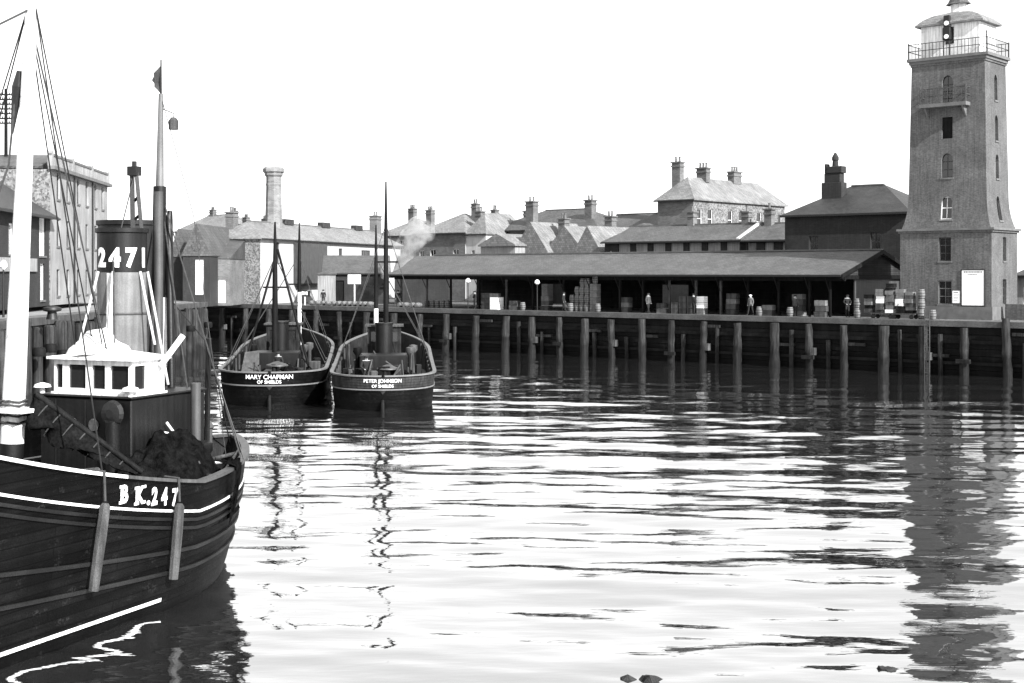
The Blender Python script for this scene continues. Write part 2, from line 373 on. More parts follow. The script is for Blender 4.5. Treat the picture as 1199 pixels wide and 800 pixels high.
# ------------------------------------------------------------------ far quay wall: cap, piles, walings, planks, ladder
qr = thing('quay_wall', 'long dark timber quay wall with vertical piles in front of the fish market shed', 'quay wall', (*Q0, 0), QA)
XR = 40.0
MB().box(XL, XR, -.15, .9, QZ - .38, QZ + .03).build('cap_stone', 'concrete', qr)
for k in range(8):
    z = -.6 + k * .5
    MB().box(XL, XR, .02 + .03 * (k % 2), .34, z, z + .47).build('plank', 'plankd', qr)
for z, tt in ((2.25, .25), (.75, .22)):
    MB().box(XL, XR, -.14, .0, z, z + tt).build('waling', 'tar', qr)
PX = [236, 262, 290, 316, 345, 372, 400, 430, 461, 492, 523, 557, 593, 624, 655, 687, 717, 752, 787, 825, 866, 907, 948, 988, 1035, 1081, 1130, 1179, 1230, 1284, 1340]
for i, px in enumerate(PX):
    x = qx(px + random.uniform(-1.5, 1.5), -.3); r = random.uniform(.27, .38); lean = random.uniform(-.16, .16)
    top = QZ - .42 + (0.75 if px == 1179 else 0) - random.uniform(0, .12)
    p = MB(); zs_ = [-1.2 + (top + 1.2) * k / 9 for k in range(10)]
    p.tube([(x + lean * (1 - k / 6) + random.uniform(-.03, .03), -.42 - random.uniform(0, .06), z) for k, z in enumerate(zs_)], [r * (1.12 - .02 * k) * random.uniform(.9, 1.1) for k in range(10)], 9)
    if i % 2:
        zc = random.uniform(1.2, 2.9); MB().box(x + .3, x + random.uniform(1.2, 2.2), -.34, -.15, zc, zc + .22).build('cross_timber', 'pile', qr)
    if i % 3 != 2:
        xx_ = x + random.uniform(.8, 1.6); MB().tube([(xx_, -.2, -1), (xx_ + random.uniform(-.1, .1), -.22, random.uniform(1.8, 3.2))], random.uniform(.12, .2), 7).build('thin_pile', 'pile', qr, smooth=True)
    po = p.build('pile', 'pile', qr, smooth=True)
    if i % 3 == 1: MB().box(x + r * .6, x + r + .25, -.62, -.2, 1.0, 1.55).build('fender_block', 'timber', po)
    if i % 4 == 2: MB().box(x - r - .12, x + r + .3, -.94, -.7, .5 + .2 * (i % 3), .78 + .2 * (i % 3)).build('fender_block', 'pile', po)
xl = qx(1085.5, -.75)
lad = MB()
for s_ in (-.18, .18): lad.box(xl + s_ - .03, xl + s_ + .03, -.79, -.72, -.9, QZ + .8)
for k in range(16): lad.box(xl - .149, xl + .149, -.775, -.735, -.5 + k * .3, -.44 + k * .3)
tag(lad.build('quay_ladder', 'timber', None, (*Q0, 0), QA), 'pale rung ladder down the quay wall beside the gable end of the shed', 'ladder')
# rail fence along the quay in front of the tower
# left quay wall
lq = thing('timber_jetty_wall', 'high timber jetty wall of close piles behind the near fishing boat', 'jetty wall', (LQX, 0, 0))
MB().box(-.32, .05, 12, 112, LQZ - .35, LQZ + .04).build('cap_beam', 'timber', lq)
for k in range(11): MB().box(-.35, -.05 + .02 * (k % 2), 12, 112, -.7 + k * .48, -.25 + k * .48).build('plank', 'plankd', lq)
for z in (1.2, 3.2): MB().box(-.04, .12, 12, 112, z, z + .3).build('waling', 'tar', lq)
yy = 36.0
while yy < 111:
    r = random.uniform(.26, .34); top = LQZ - random.uniform(.15, .5)
    p = MB(); p.tube([(.42, yy, -1), (.42, yy, 2), (.4, yy, top - .12), (.4, yy, top)], [r * 1.05, r, r, r * .8], 10)
    p.build('pile', 'pile', lq, smooth=True)
    if random.random() < .5: MB().lathe([(.3, 0), (.34, .1), (.34, .35), (.28, .45)], 10, (.95, yy + .5, random.uniform(2.2, 3.3))).build('fender_drum', 'tar', lq, smooth=True)
    yy += random.uniform(1.5, 2.1)
def bollard(loc, label, s=1.0):
    b = MB().lathe([(.3 * s, 0), (.27 * s, .1 * s), (.22 * s, .38 * s), (.44 * s, .43 * s), (.48 * s, .5 * s), (.44 * s, .6 * s), (.22 * s, .66 * s)], 18)
    tag(b.build('mooring_bollard', 'iron', None, loc, 0, True), label, 'bollard')
bollard((*at(61, 70), LQZ + .04), 'broad black mushroom bollard on the timber jetty edge beside the white foremast', 1.0)
poly_slab('left_road', [(LQX - 2.0, 40), (LQX - 2.0, 111.5), (-44, 149), (-60, 149), (-31, 85), (-31, 40)], LQZ + .004, 'paving')

# ------------------------------------------------------------------ fish market shed
TF, XS = 1.2, None
xs_r = qx(985, TF); tb = qt(1077, xs_r); xs_l = qx(452, TF); tm = (TF + tb) / 2
ze = qz(321.5, qx(740, TF), TF); zr = qz(293, xs_r, tm)
L = xs_r - xs_l; D = tb - TF
sx, sy = qw(xs_l, TF)
sh = thing('fish_market_shed', 'long open-fronted quayside market shed with a low slate roof', 'shed', (sx, sy, QZ), QA)
he, hr = ze - QZ, zr - QZ
def slope(y0, y1, z0, z1, th=.12): return MB().add([(0, y0, z0), (L, y0, z0), (L, y1, z1), (0, y1, z1), (0, y0, z0 - th), (L, y0, z0 - th), (L, y1, z1 - th), (0, y1, z1 - th)],
    [(0, 1, 2, 3), (7, 6, 5, 4), (0, 4, 5, 1), (1, 5, 6, 2), (2, 6, 7, 3), (3, 7, 4, 0)])
slope(0, D / 2 - .002, he, hr).build('roof_slope', 'slate', sh)
slope(D, D / 2 + .002, he, hr).build('roof_slope', 'slate', sh)
MB().box(0, L, D / 2 - .14, D / 2 + .14, hr + .004, hr + .12).build('ridge_tiles', 'trim', sh)
MB().box(0, L, -.13, -.005, he - .16, he - .02).build('gutter', 'iron', sh)
# gables
for xx, gm in ((.35, 'shedw'), (L - .35, 'shedw')):
    MB().add([(xx + o, y, z) for o in (-.04, .04) for y, z in ((.5, he - .05), (D - .5, he - .05), (D / 2, hr - .22))], [(0, 1, 2), (5, 4, 3), (0, 3, 4, 1), (1, 4, 5, 2), (2, 5, 3, 0)]).build('gable_boarding', gm, sh)
    MB().box(xx - .12, xx + .12, .2, D - .2, he - .36, he - .06).build('tie_beam', 'tar', sh)
for s_ in (0, 1):
    y0, y1 = (0, D / 2) if s_ == 0 else (D, D / 2)
    MB().add([(L + .005 + o, y, z) for o in (0, .09) for y, z in ((y0, he + .02), (y1, hr + .02), (y1, hr - .3), (y0, he - .3))], [(0, 1, 2, 3), (7, 6, 5, 4), (0, 4, 5, 1), (1, 5, 6, 2), (2, 6, 7, 3), (3, 7, 4, 0)]).build('barge_board', 'tar', sh)
MB().box(.2, L - .2, .95, 1.15, he - .5, he - .14).build('eaves_beam', 'tar', sh)
for px in (470, 500, 528, 561, 593, 624, 660, 692, 726, 753, 784, 815, 844, 876, 912, 948, 972):
    x = min(max(qx(px, TF + 1.05) - xs_l, .3), L - .3)
    c = MB().box(x - .08, x + .08, .97, 1.13, .004, he - .5)
    c.build('column', 'timber' if px % 3 else 'tar', sh)
    MB().tube([(x, .9, he - 1.3), (x, .25, he - .22)], .05, 4).build('bracket', 'tar', sh)
# back wall: boarded bays with open doorways
yb = D - .9; x = .4; i = 0
while x < L - 1:
    w = 3.0
    if i % 5 != 3: MB().box(x, min(x + w - .01, L - .45), yb, yb + .1, .004, he - .1).build('boarding_panel', 'shedw', sh)
    else: MB().box(x, x + w - .01, yb, yb + .1, 2.3, he - .1).build('boarding_panel', 'shedw', sh)
    x += w; i += 1
# gable-end back partition behind the stacked crates
MB().box(L - .6, L - .5, 3.2, D - .9, .004, he - .36).build('boarding_panel', 'gpaint', sh)
# hanging lamps under the eaves
def lamp(px, t, label, z):
    r = thing('yard_lamp', label, 'lamp', (*qw(qx(px, t), t), QZ))
    MB().tube([(0, 0, 0), (0, 0, z)], .05, 8).build('post', 'iron', r)
    MB().lathe([(.1, 0), (.24, .12), (.2, .3), (.06, .42)], 12, (0, 0, z)).build('lamp_shade', 'sign', r, smooth=True)
lamp(548, .9, 'white shaded lamp on a thin post near the crate stack at the shed front', 2.5)
lamp(629, .9, 'white shaded lamp on a post between the crate stack and the tall barrel stack', 2.4)

# ------------------------------------------------------------------ barrels, crates, figures
ORD = ['first', 'second', 'third', 'fourth', 'fifth', 'sixth', 'seventh', 'eighth', 'ninth', 'tenth', 'eleventh', 'twelfth', 'thirteenth', 'fourteenth', 'fifteenth', 'sixteenth']
def lay(k, n): return 'topmost' if k == n - 1 else ('lowest' if k == 0 else ORD[k] + ' up')
def barrel_proto(m='barrel'):
    r = thing('barrel', 'x', 'barrel', (0, 0, -50))
    MB().lathe([(.2, 0), (.235, .12), (.265, .33), (.265, .4), (.235, .61), (.2, .73)], 14).build('staves', m, r, smooth=True)
    for z, rr in ((.07, .226), (.24, .259), (.45, .263), (.63, .233)):
        MB().lathe([(rr, -.022), (rr + .004, 0), (rr, .022)], 14, (0, 0, z)).build('hoop', 'iron', r)
    MB().lathe([(.185, .715), (.185, .722)], 14).build('barrel_head', 'crate', r)
    return r
BP = barrel_proto(); used = [False]
def barrel(loc, label, group, rot=(0, 0, 0), sc=1.0):
    o = BP if not used[0] else copy_tree(BP); used[0] = True
    o.location = loc; o.rotation_euler = rot; o.scale = (sc,) * 3; tag(o, label, 'barrel', group); return o
def crate_at(loc, rz, w, d, h, label, group=None, m='crate'):
    r = thing('fish_crate', label, 'crate', loc, rz, group)
    n = 3
    for k in range(n):
        z0 = h * k / n + .006; z1 = h * (k + 1) / n - .006
        for a in (MB().box(-w / 2, w / 2, -d / 2, -d / 2 + .03, z0, z1), MB().box(-w / 2, w / 2, d / 2 - .03, d / 2, z0, z1),
                  MB().box(-w / 2, -w / 2 + .03, -d / 2 + .03, d / 2 - .03, z0, z1), MB().box(w / 2 - .03, w / 2, -d / 2 + .03, d / 2 - .03, z0, z1)):
            a.build('slat', m, r)
    MB().box(-w / 2 + .03, w / 2 - .03, -d / 2 + .03, d / 2 - .03, h - .1, h - .06).build('lid', m, r)
    return r
# tall stack of barrels in the shed front
xb = qx(688, 2.1)
for row, (n, z) in enumerate(((5, 0), (4, .735), (3, 1.47), (2, 2.2))):
    for k in range(n):
        x = xb + (k - (n - 1)) * .56 + row * .02
        barrel((*qw(x, 2.0 + random.uniform(-.04, .04)), QZ + z), 'barrel %s from the crate column in the %s tier of the stepped stack' % (ORD[n - 1 - k], ('lowest', 'second', 'third', 'topmost')[row]), 'barrels in the stepped stack')
for k in range(4): crate_at((*qw(xb + .85, 2.1), QZ + .004 + k * .62), QA + random.uniform(-.06, .06), .75, .6, .6, 'wooden crate %s in the column beside the stepped barrel stack' % lay(k, 4), 'crates beside the barrel stack')
barrel((*qw(xb + .85, 2.1), QZ + 2.49), 'single wooden barrel on top of the crate column beside the barrel stack', None)
# boxes left of the posts
xc = qx(577, 2.0)
crate_at((*qw(xc + .5, 2.0), QZ + .004), QA, 1.0, .8, 1.15, 'tall pale fish box standing below the white shaded lamp at the shed front', None, 'sign')
for k in range(3): crate_at((*qw(xc - .75, 2.1), QZ + .004 + k * .52), QA + .1 * k, 1.0, .7, .5, 'dark wooden crate %s in the column beside the tall pale fish box' % lay(k, 3), 'crates beside the pale box', 'timber')
crate_at((*qw(xc + .3, 2.0), QZ + 1.16), QA + .3, .9, .6, .35, 'small open tray balanced on top of the tall pale fish box', None)
xc = qx(822, 2.0)
for k in range(3): crate_at((*qw(xc, 2.0), QZ + .004 + k * .5), QA, .7, .6, .48, 'crate %s in the single pale column beside the dark crate heap' % lay(k, 3), 'pale crate column', 'sign' if k else 'crate')
for i in range(3):
    for k in range(3 - (i > 1)): crate_at((*qw(xc - .95 - .8 * i, 2.0), QZ + .004 + k * .5), QA + random.uniform(-.1, .1), .7, .6, .48, 'dark crate %s in the %s column away from the pale crates' % (lay(k, 3 - (i > 1)), ORD[i]), 'dark crate heap', 'timber')
# pile on trolleys at the gable end
def trolley(x, t, label):
    r = thing('hand_trolley', label, 'trolley', (*qw(x, t), QZ), QA)
    MB().box(-1.0, 1.0, -.45, .45, .34, .42).build('platform', 'timber', r)
    for a in (-.7, .7):
        for b in (-.43, .36): MB().tube([(a, b, .17), (a, b + .07, .17)], .17, 14).build('wheel', 'iron', r)
    MB().tube([(1.0, -.3, .4), (1.25, -.3, 1.1), (1.25, .3, 1.1), (1.0, .3, .4)], .025, 6).build('handle', 'iron', r)
g0 = qx(1020, 2.4)
for i, (px, nn) in enumerate(((1018, 5), (1031, 7), (1043, 8), (1055, 7), (1066, 6))):
    t = 2.0; x = qx(px, t)
    if i in (1, 3): trolley(x + .3, t, 'low hand trolley under the crates nearest the shed doorpost' if i == 1 else 'low hand trolley under the crates nearest the tower')
    z = QZ + .43
    for k in range(nn):
        h = random.choice((.22, .26, .3)); 
        crate_at((*qw(x + random.uniform(-.05, .05), t + random.uniform(-.05, .1)), z + .004), QA + random.uniform(-.12, .12), .62, .55, h, 'flat fish crate %s in the %s column from the shed doorpost, gable-end pile' % (lay(k, nn), ORD[i]), 'crates piled at the gable end', random.choice(('crate', 'timber', 'crate', 'sign', 'tar'))); z += h + .006
for px, wh_ in ((1004, 'shed doorpost'), (1079, 'quay ladder')):
    for k in range(2 if px < 1078 else 3): barrel((*qw(qx(px, 1.9), 1.9), QZ + .005 + k * .74), 'barrel %s in the column between the jumbled crates and the %s' % (lay(k, 2 if px < 1078 else 3), wh_), 'barrels beside the crate pile')
# row of barrels lying along the far left quay
for bi, px in enumerate((366, 373, 380, 385, 392, 398, 404, 410, 416, 422, 428, 434, 470, 476, 484, 490)):
    x = qx(px, 1.4); o = barrel((*qw(x, 1.0), QZ + .275), 'barrel lying on its side, %s from the SMI sign along the quay edge' % ORD[bi], 'barrels lying along the quay edge', (R(-90), 0, QA), 1.0)
for bi, px in enumerate((500, 506, 512, 518, 524)): barrel((*qw(qx(px, 2.6), 2.6), QZ + .004), 'upright barrel, %s beyond the end of the row of lying barrels' % ORD[bi], 'upright barrels by the shed end')

for i, (px, t, n, what) in enumerate(((603, 1.9, 2, 'beside the second lamp post'), (640, 3.0, 3, 'inside the shed behind the second lamp'), (733, 2.6, 3, 'behind the tall shed columns'), (776, 2.2, 2, 'behind the grey jacketed figure'), (858, 2.8, 4, 'inside the shed beyond the pale crates'), (900, 2.2, 2, 'beyond the pale jacketed figure'), (936, 3.2, 4, 'deep under the roof toward the gable'), (962, 2.0, 3, 'under the last columns before the gable'))):
    for k in range(n): crate_at((*qw(qx(px, t) + random.uniform(-.06, .06), t), QZ + .004 + k * .44), QA + random.uniform(-.1, .1), .9, .62, .42, 'fish box %s in the small stack %s' % (lay(k, n), what), 'small fish box stacks', ('crate', 'timber', 'gpaint')[(i + k) % 3])
for i, (px, t, what) in enumerate(((612, 1.6, 'beside the second lamp fish boxes'), (668, 1.5, 'before the stepped barrel stack'), (700, 1.7, 'between stepped stack and the tall shed columns'), (889, 1.8, 'near the pale jacketed figure'), (925, 1.6, 'before the deep fish box stack'), (1092, 1.5, 'alone at the foot of the light tower'))):
    barrel((*qw(qx(px, t), t), QZ + .004), 'single upright barrel ' + what, 'loose barrels')
def person(name, label, loc, rz, hgt=1.7, pose='stand', coat='cloth', cap='ink', apron=None):
    s = hgt / 1.72
    J = dict(pel=(0, 0, .95), chest=(0, .02, 1.28), neck=(0, 0, 1.47), head=(0, -.02, 1.56), top=(0, -.02, 1.68))
    sw = .1 if pose != 'walk' else .13; st = .0 if pose != 'walk' else .22
    for sd_, q in (('l', -1), ('r', 1)):
        J[sd_ + 'hip'] = (q * .1, 0, .9); J[sd_ + 'knee'] = (q * sw, -.03 + q * st * .4, .5); J[sd_ + 'ank'] = (q * sw, q * st, .08); J[sd_ + 'toe'] = (q * (sw + .03), q * st - .17, .045)
        J[sd_ + 'sho'] = (q * .19, 0, 1.42)
        if pose == 'arms': J[sd_ + 'elb'] = (q * .33, -.02, 1.16); J[sd_ + 'wri'] = (q * .15, -.16, 1.0); J[sd_ + 'han'] = (q * .1, -.2, .98)
        elif pose == 'reach' and q > 0: J['relb'] = (.3, -.22, 1.3); J['rwri'] = (.25, -.45, 1.4); J['rhan'] = (.24, -.54, 1.43)
        else: J[sd_ + 'elb'] = (q * .26, .02, 1.14); J[sd_ + 'wri'] = (q * .26, -.06, .9); J[sd_ + 'han'] = (q * .25, -.1, .8)
    E = [('pel', 'chest'), ('chest', 'neck'), ('neck', 'head'), ('head', 'top')]
    for q in 'lr': E += [('pel', q + 'hip'), (q + 'hip', q + 'knee'), (q + 'knee', q + 'ank'), (q + 'ank', q + 'toe'), ('chest', q + 'sho'), (q + 'sho', q + 'elb'), (q + 'elb', q + 'wri'), (q + 'wri', q + 'han')]
    rad = dict(pel=.155, chest=.18, neck=.062, head=.1, top=.075, hip=.1, knee=.075, ank=.05, toe=.04, sho=.08, elb=.058, wri=.04, han=.045)
    keys = list(J); me = bpy.data.meshes.new('person')
    me.from_pydata([tuple(c * s for c in J[k]) for k in keys], [(keys.index(a), keys.index(b)) for a, b in E], [])
    o = bpy.data.objects.new('tmp_person', me); COL.objects.link(o)
    sk = o.modifiers.new('skin', 'SKIN'); su = o.modifiers.new('sub', 'SUBSURF'); su.levels = 1; su.render_levels = 1
    for i, k in enumerate(keys):
        q = rad[k] if k in rad else rad[k[1:]]
        me.skin_vertices[0].data[i].radius = (q * s, q * s * (.8 if k in ('pel', 'chest') else 1)); me.skin_vertices[0].data[i].use_root = (k == 'pel')
    bpy.context.view_layer.update()
    m2 = bpy.data.meshes.new_from_object(o.evaluated_get(bpy.context.evaluated_depsgraph_get())); bpy.data.objects.remove(o)
    m2.name = 'person'; m2.materials.clear()
    for q in (coat, 'cloth', 'skin', 'ink'): m2.materials.append(M[q])
    hw_ = [Vector(J['lhan']) * s, Vector(J['rhan']) * s]
    for p in m2.polygons:
        c = p.center; p.use_smooth = True
        if c.z > 1.46 * s or min((c - a).length for a in hw_) < .075 * s: p.material_index = 2
        elif c.z < .1 * s: p.material_index = 3
        elif c.z < .82 * s: p.material_index = 1
    b = bpy.data.objects.new(name, m2); COL.objects.link(b); b.location = loc; b.rotation_euler = (0, 0, rz); tag(b, label, 'person')
    c = MB().lathe([(.1 * s, 1.61 * s), (.125 * s, 1.65 * s), (.135 * s, 1.69 * s), (.1 * s, 1.725 * s), (.02, 1.735 * s)], 14, (0, -.02 * s, 0))
    c.lathe([(.1 * s, 1.625 * s), (.1 * s, 1.64 * s)], 10, (0, -.1 * s, 0)); c.build('flat_cap', cap, b, smooth=True)
    e = MB()
    for q in (-.035, .035): e.box(q * s - .012, q * s + .012, -.128 * s, -.11 * s, 1.585 * s, 1.6 * s)
    e.box(-.03 * s, .03 * s, -.125 * s, -.11 * s, 1.51 * s, 1.52 * s); e.build('face', 'ink', b)
    MB().add([(-.018 * s, -.11 * s, 1.54 * s), (.018 * s, -.11 * s, 1.54 * s), (0, -.15 * s, 1.545 * s), (0, -.112 * s, 1.59 * s)], [(0, 1, 2), (0, 2, 3), (1, 3, 2)]).build('nose', 'skin', b)
    if apron: MB().lathe([(.19 * s, .55 * s), (.185 * s, .9 * s), (.175 * s, 1.0 * s)], 12, (0, .0, 0)).build('apron', apron, b, smooth=True)
    return b
def at_q(px, t): return (*qw(qx(px, t), t), QZ + .005)
person('person', 'person in a dark coat and cap standing with arms bent before the rubble gable', at_q(272, 2.2), .5, 1.72, 'arms')
person('person', 'person in dark clothes with a pale apron near the chequered notice', at_q(297, 2.0), -.6, 1.68, 'stand', apron='sign')
person('person', 'person in dark clothes at the low end of the barrel row', at_q(378.5, 2.6), .2, 1.65, 'stand')
person('person', 'person in grey jacket standing beside the middle columns of the shed', at_q(759, 1.3), .7, 1.7, 'walk', 'cloth2')
person('person', 'person in a dark jacket reaching toward the dark crate heap', at_q(812, 1.5), 2.0, 1.7, 'reach')
person('person', 'person in a pale jacket near the shed columns toward the gable', at_q(879, 1.5), -.9, 1.66, 'walk', 'crate', 'sign')
person('person', 'person in dark clothes standing under the left end of the shed roof', at_q(466, 1.9), .3, 1.7, 'stand')
person('person', 'person in a dark jacket standing by the gable doorpost of the shed', at_q(992, 2.6), .3, 1.72, 'arms')

person('person', 'person in a dark coat between the single barrel and the stepped stack', at_q(660, 1.3), 1.2, 1.7, 'walk')
person('person', 'person in grey reaching toward the deep fish box stack', at_q(931, 2.0), 2.6, 1.68, 'reach', 'cloth2')
person('person', 'person in a dark coat near the crates below the first lamp', at_q(556, 1.2), -1.2, 1.7, 'arms')
# ------------------------------------------------------------------ the tower
TT = 3.9; xr_ = qx(1161, TT); xl_ = qx(1054, TT); TW = xr_ - xl_; hb = TW / 2
TD = .7
tx, ty = qw((xr_ + xl_) / 2, TT + hb * TD)
tw = thing('light_tower', 'tall square rendered light tower with white lantern room and balcony', 'tower', (tx, ty, QZ), QA); tw.scale = (1, TD, 1)
prof = [(0, 1.0), (6.45, 1.0)]
def hw(z):
    if z <= 6.5: return hb
    if z < 9.4: k = (z - 6.5) / 2.9; return hb * (.855 + .145 * (1 - k) ** 2.4)
    return hb * (.855 - .055 * (z - 9.4) / 10.)
def face_fn(k):
    c, s = [(1, 0), (0, 1), (-1, 0), (0, -1)][k]
    def fn(u, z, d):
        w = hw(z); x, y = u * (w / hb), -(w - d); return (c * x - s * y, s * x + c * y, z)
    return fn
fw = {'door_low': None}
front = [(-.52, .52, 1.1, 2.85, 0), (-.47, .47, 4.3, 6.05, 0), (-.5, .5, 7.4, 9.1, 1), (-.52, .52, 10.5, 12.3, 1), (-.5, .5, 13.4, 15.0, 0), (-.52, .52, 16.05, 18.1, 1)]
side = [(-.5, .5, 1.1, 2.95, 0), (-.46, .46, 4.3, 6.05, 0), (-.5, .5, 7.3, 9.1, 1), (-.5, .5, 10.4, 12.2, 1), (-.5, .5, 13.2, 15.1, 1), (-.5, .5, 16.2, 18.1, 1)]
for k in range(4):
    fn = face_fn(k); hs = front if k == 0 else (side if k in (1, 3) else [])
    mb = MB(); facade(mb, -hb, hb, 0, 19.3, [tuple(h[:4]) + (bool(h[4]),) for h in hs], fn, .22, [6.5 + .29 * i for i in range(11)] + [9.4 + i for i in range(10)])
    mb.build('wall', 'render', tw)
    for i, h in enumerate(hs):
        st = 'sash'; fm = 'timber'
        if k == 0 and i == 2: fm = 'wpaint'
        if i == 4 and k == 0: window(tw, fn, h, 'blank', 'tar', .22)  # black fill paints in the shadow lying over this opening
        elif k == 0 and i == 0: window(tw, fn, h, 'sash', 'trim', .22, bars=(1, 2))
        else: window(tw, fn, h, st, fm, .22, sill=(i > 0), bars=(1, 2 if i != 2 else 1))
def ring(z0, z1, o, name, m, par=tw, w=None):
    a = (w or hw((z0 + z1) / 2)) + o
    return MB().box(-a, a, -a, a, z0, z1).build(name, m, par)
ring(-.0, .95, .09, 'plinth', 'trim'); ring(6.4, 6.56, .12, 'string_course', 'render', w=hb); ring(6.56, 6.72, .24, 'string_course', 'trim', w=hb)
ring(18.95, 19.12, .08, 'cornice', 'render'); ring(19.12, 19.34, .17, 'cornice', 'trim'); ring(19.34, 19.56, .32, 'cornice', 'trim')
a = hw(19) + .2
gr = MB()
for sx_ in (-1, 1):
    for sy_ in (-1, 1): gr.box(sx_ * a - .04, sx_ * a + .04, sy_ * a - .04, sy_ * a + .04, 19.57, 20.75 if (sx_, sy_) != (1, -1) else 21.1)
for z in (20.1, 20.62):
    for q in (-1, 1): gr.box(-a, a, q * a - .02, q * a + .02, z, z + .05); gr.box(q * a - .02, q * a + .02, -a, a, z + .001, z + .049)
gr.build('gallery_railing', 'iron', tw)
bal = MB()
n = 22
for i in range(1, n):
    u = -a + 2 * a * i / n
    for q in (-1, 1): bal.box(u - .015, u + .015, q * a - .015, q * a + .015, 19.57, 20.62); bal.box(q * a - .015, q * a + .015, u - .015, u + .015, 19.57, 20.62)
bal.build('balusters', 'iron', tw)['kind'] = 'stuff'
# lantern room
lw = hb * .64
lr = MB(); lr.box(-lw, lw, -lw, lw, 19.57, 22.0); lan = lr.build('lantern_room', 'wpaint', tw)
for k in range(4):
    c, s = [(1, 0), (0, 1), (-1, 0), (0, -1)][k]
    for i in range(3):
        u0, u1 = -lw * .86 + i * lw * .6, -lw * .86 + i * lw * .6 + lw * .52
        f = lambda u, z, d: (c * u + s * (lw - d), s * u - c * (lw - d), z)
        if k == 0: 
            if i != 1: continue
            u0, u1 = -.32, .32
        pn = MB().fbox(f, u0, u1, 20.5, 21.75, -.03, .04); pn.build('lantern_pane', 'wpaint' if k != 0 else 'glass', lan)
ew = lw * 1.17
rp = []
for z, k in ((21.95, 1.0), (22.08, 1.0), (22.5, .82), (22.8, .6), (22.98, .34), (23.05, .22)): rp.append((ew * k * math.sqrt(2), z))
MB().lathe(rp, 4, ph=math.pi / 4).build('lantern_roof', 'slate_l', tw)
MB().lathe([(.62, 23.0), (.58, 23.55), (.62, 23.56), (.62, 23.66)], 8, ph=math.pi / 8).build('cupola', 'wpaint', tw)
MB().lathe([(.98, 23.66), (.8, 23.8), (.6, 24.2), (.55, 24.6), (.2, 25.0), (.05, 25.6)], 8, ph=math.pi / 8).build('cupola_roof', 'slate', tw)
# signal apparatus on the lantern front
ap = MB(); ap.box(-.42, .18, -lw - .55, -lw - .05, 20.75, 21.7); ap.box(-.36, .12, -lw - .48, -lw - .1, 21.7, 22.6)
for q in (-.34, .1): ap.box(q - .05, q + .05, -lw - .5, -lw - .4, 19.57, 20.75)
apo = ap.build('signal_lamp_housing', 'iron', tw, bevel=.05)
for z in (21.0, 22.0): MB().tube([(-.1, -lw - .5, z), (-.1, -lw - .6, z)], .17, 14).build('lamp_lens', 'sign', apo)
# balcony
yb_ = -hw(16) 
pl = MB().box(-1.85, 1.75, yb_ - 1.15, yb_ + .02, 15.72, 15.98); bo = pl.build('balcony', 'trim', tw)
rl = MB()
for x0 in (-1.8, 1.7):
    rl.box(x0 - .05, x0 + .05, yb_ - 1.14, yb_ - 1.03, 15.98, 17.25)
    for z in (16.5, 17.05): rl.box(x0 - .03, x0 + .03, yb_ - 1.03, yb_ + .05, z, z + .05)
for z in (16.5, 17.05): rl.box(-1.75, 1.65, yb_ - 1.11, yb_ - 1.06, z, z + .06)
for i in range(1, 18): rl.box(-1.8 + i * .195 - .014, -1.8 + i * .195 + .014, yb_ - 1.1, yb_ - 1.07, 15.98, 17.05)
rl.build('balcony_railing', 'timber', bo)
for x0 in (-1.5, 1.4): MB().add([(x0 + o, y, z) for o in (-.07, .07) for y, z in ((yb_ - 1.0, 15.72), (yb_ + .02, 15.72), (yb_ + .02, 14.9))], [(0, 1, 2), (5, 4, 3), (0, 3, 4, 1), (1, 4, 5, 2), (2, 5, 3, 0)]).build('bracket', 'trim', bo)
# notice boards
ff = face_fn(0)
nb = thing('notice_board', 'large blank white notice board fixed to the tower wall', 'notice board', (tx, ty, QZ), QA); nb.scale = (1, TD, 1)
MB().fbox(ff, 1.32, 2.98, 1.05, 3.62, -.06, -.002).build('panel', 'sign', nb)
fr = MB(); fr.fbox(ff, 1.26, 1.32, .99, 3.68, -.09, -.002); fr.fbox(ff, 2.98, 3.04, .99, 3.68, -.09, -.002); fr.fbox(ff, 1.32, 2.98, .99, 1.05, -.09, -.002); fr.fbox(ff, 1.32, 2.98, 3.62, 3.68, -.09, -.002); fr.build('frame', 'iron', nb)
tl = MB(); x = 1.45
while x < 2.85: w = random.uniform(.05, .14); tl.fbox(ff, x, x + w, 3.44, 3.53, -.064, -.061); x += w + .035
x = 1.75
while x < 2.5: w = random.uniform(.04, .1); tl.fbox(ff, x, x + w, 3.29, 3.35, -.064, -.061); x += w + .03
tl.build('heading_lines', 'ink', nb)
sb = thing('notice_board', 'small white notice with lines of print beside the tower window', 'notice board', (tx, ty, QZ), QA); sb.scale = (1, TD, 1)
MB().fbox(ff, .6, 1.16, 1.2, 2.1, -.05, -.002).build('panel', 'sign', sb)
tl = MB()
for z in (1.95, 1.84, 1.72, 1.6, 1.5, 1.38): tl.fbox(ff, .68, .68 + random.uniform(.3, .4), z, z + (.05 if z > 1.9 else .025), -.054, -.051)
tl.build('print_lines', 'ink', sb)
# white railing wall by the tower foot and yard wall
MB_ = MB()
x0, x1 = xs_r + .6, XR
tag(MB().box(0, xl_ - 1.2 - 0 + 5, 0, .25, 0, .9).build('x', 'trim') if False else MB().box(0, 12, 0, .3, 0, 1.15).build('yard_wall', 'render', None, (*qw(xr_ + .4, TT + 1.5), QZ), QA), 'low rendered yard wall running from the light tower to the picture edge', 'wall')
# low house beyond the tower
o = house('harbour_office', 'low pale building with slate roof behind the light tower', 'building', (*qw(qx(1191, 14), 14), QZ), QA, 9, 7, 3.2, 'hip', 2.4, .3, 'cream', 'slate', wins=[('F', .9, .9, .9, 1.4, 'sash'), ('F', 4.5, .9, .9, 1.4, 'sash')])

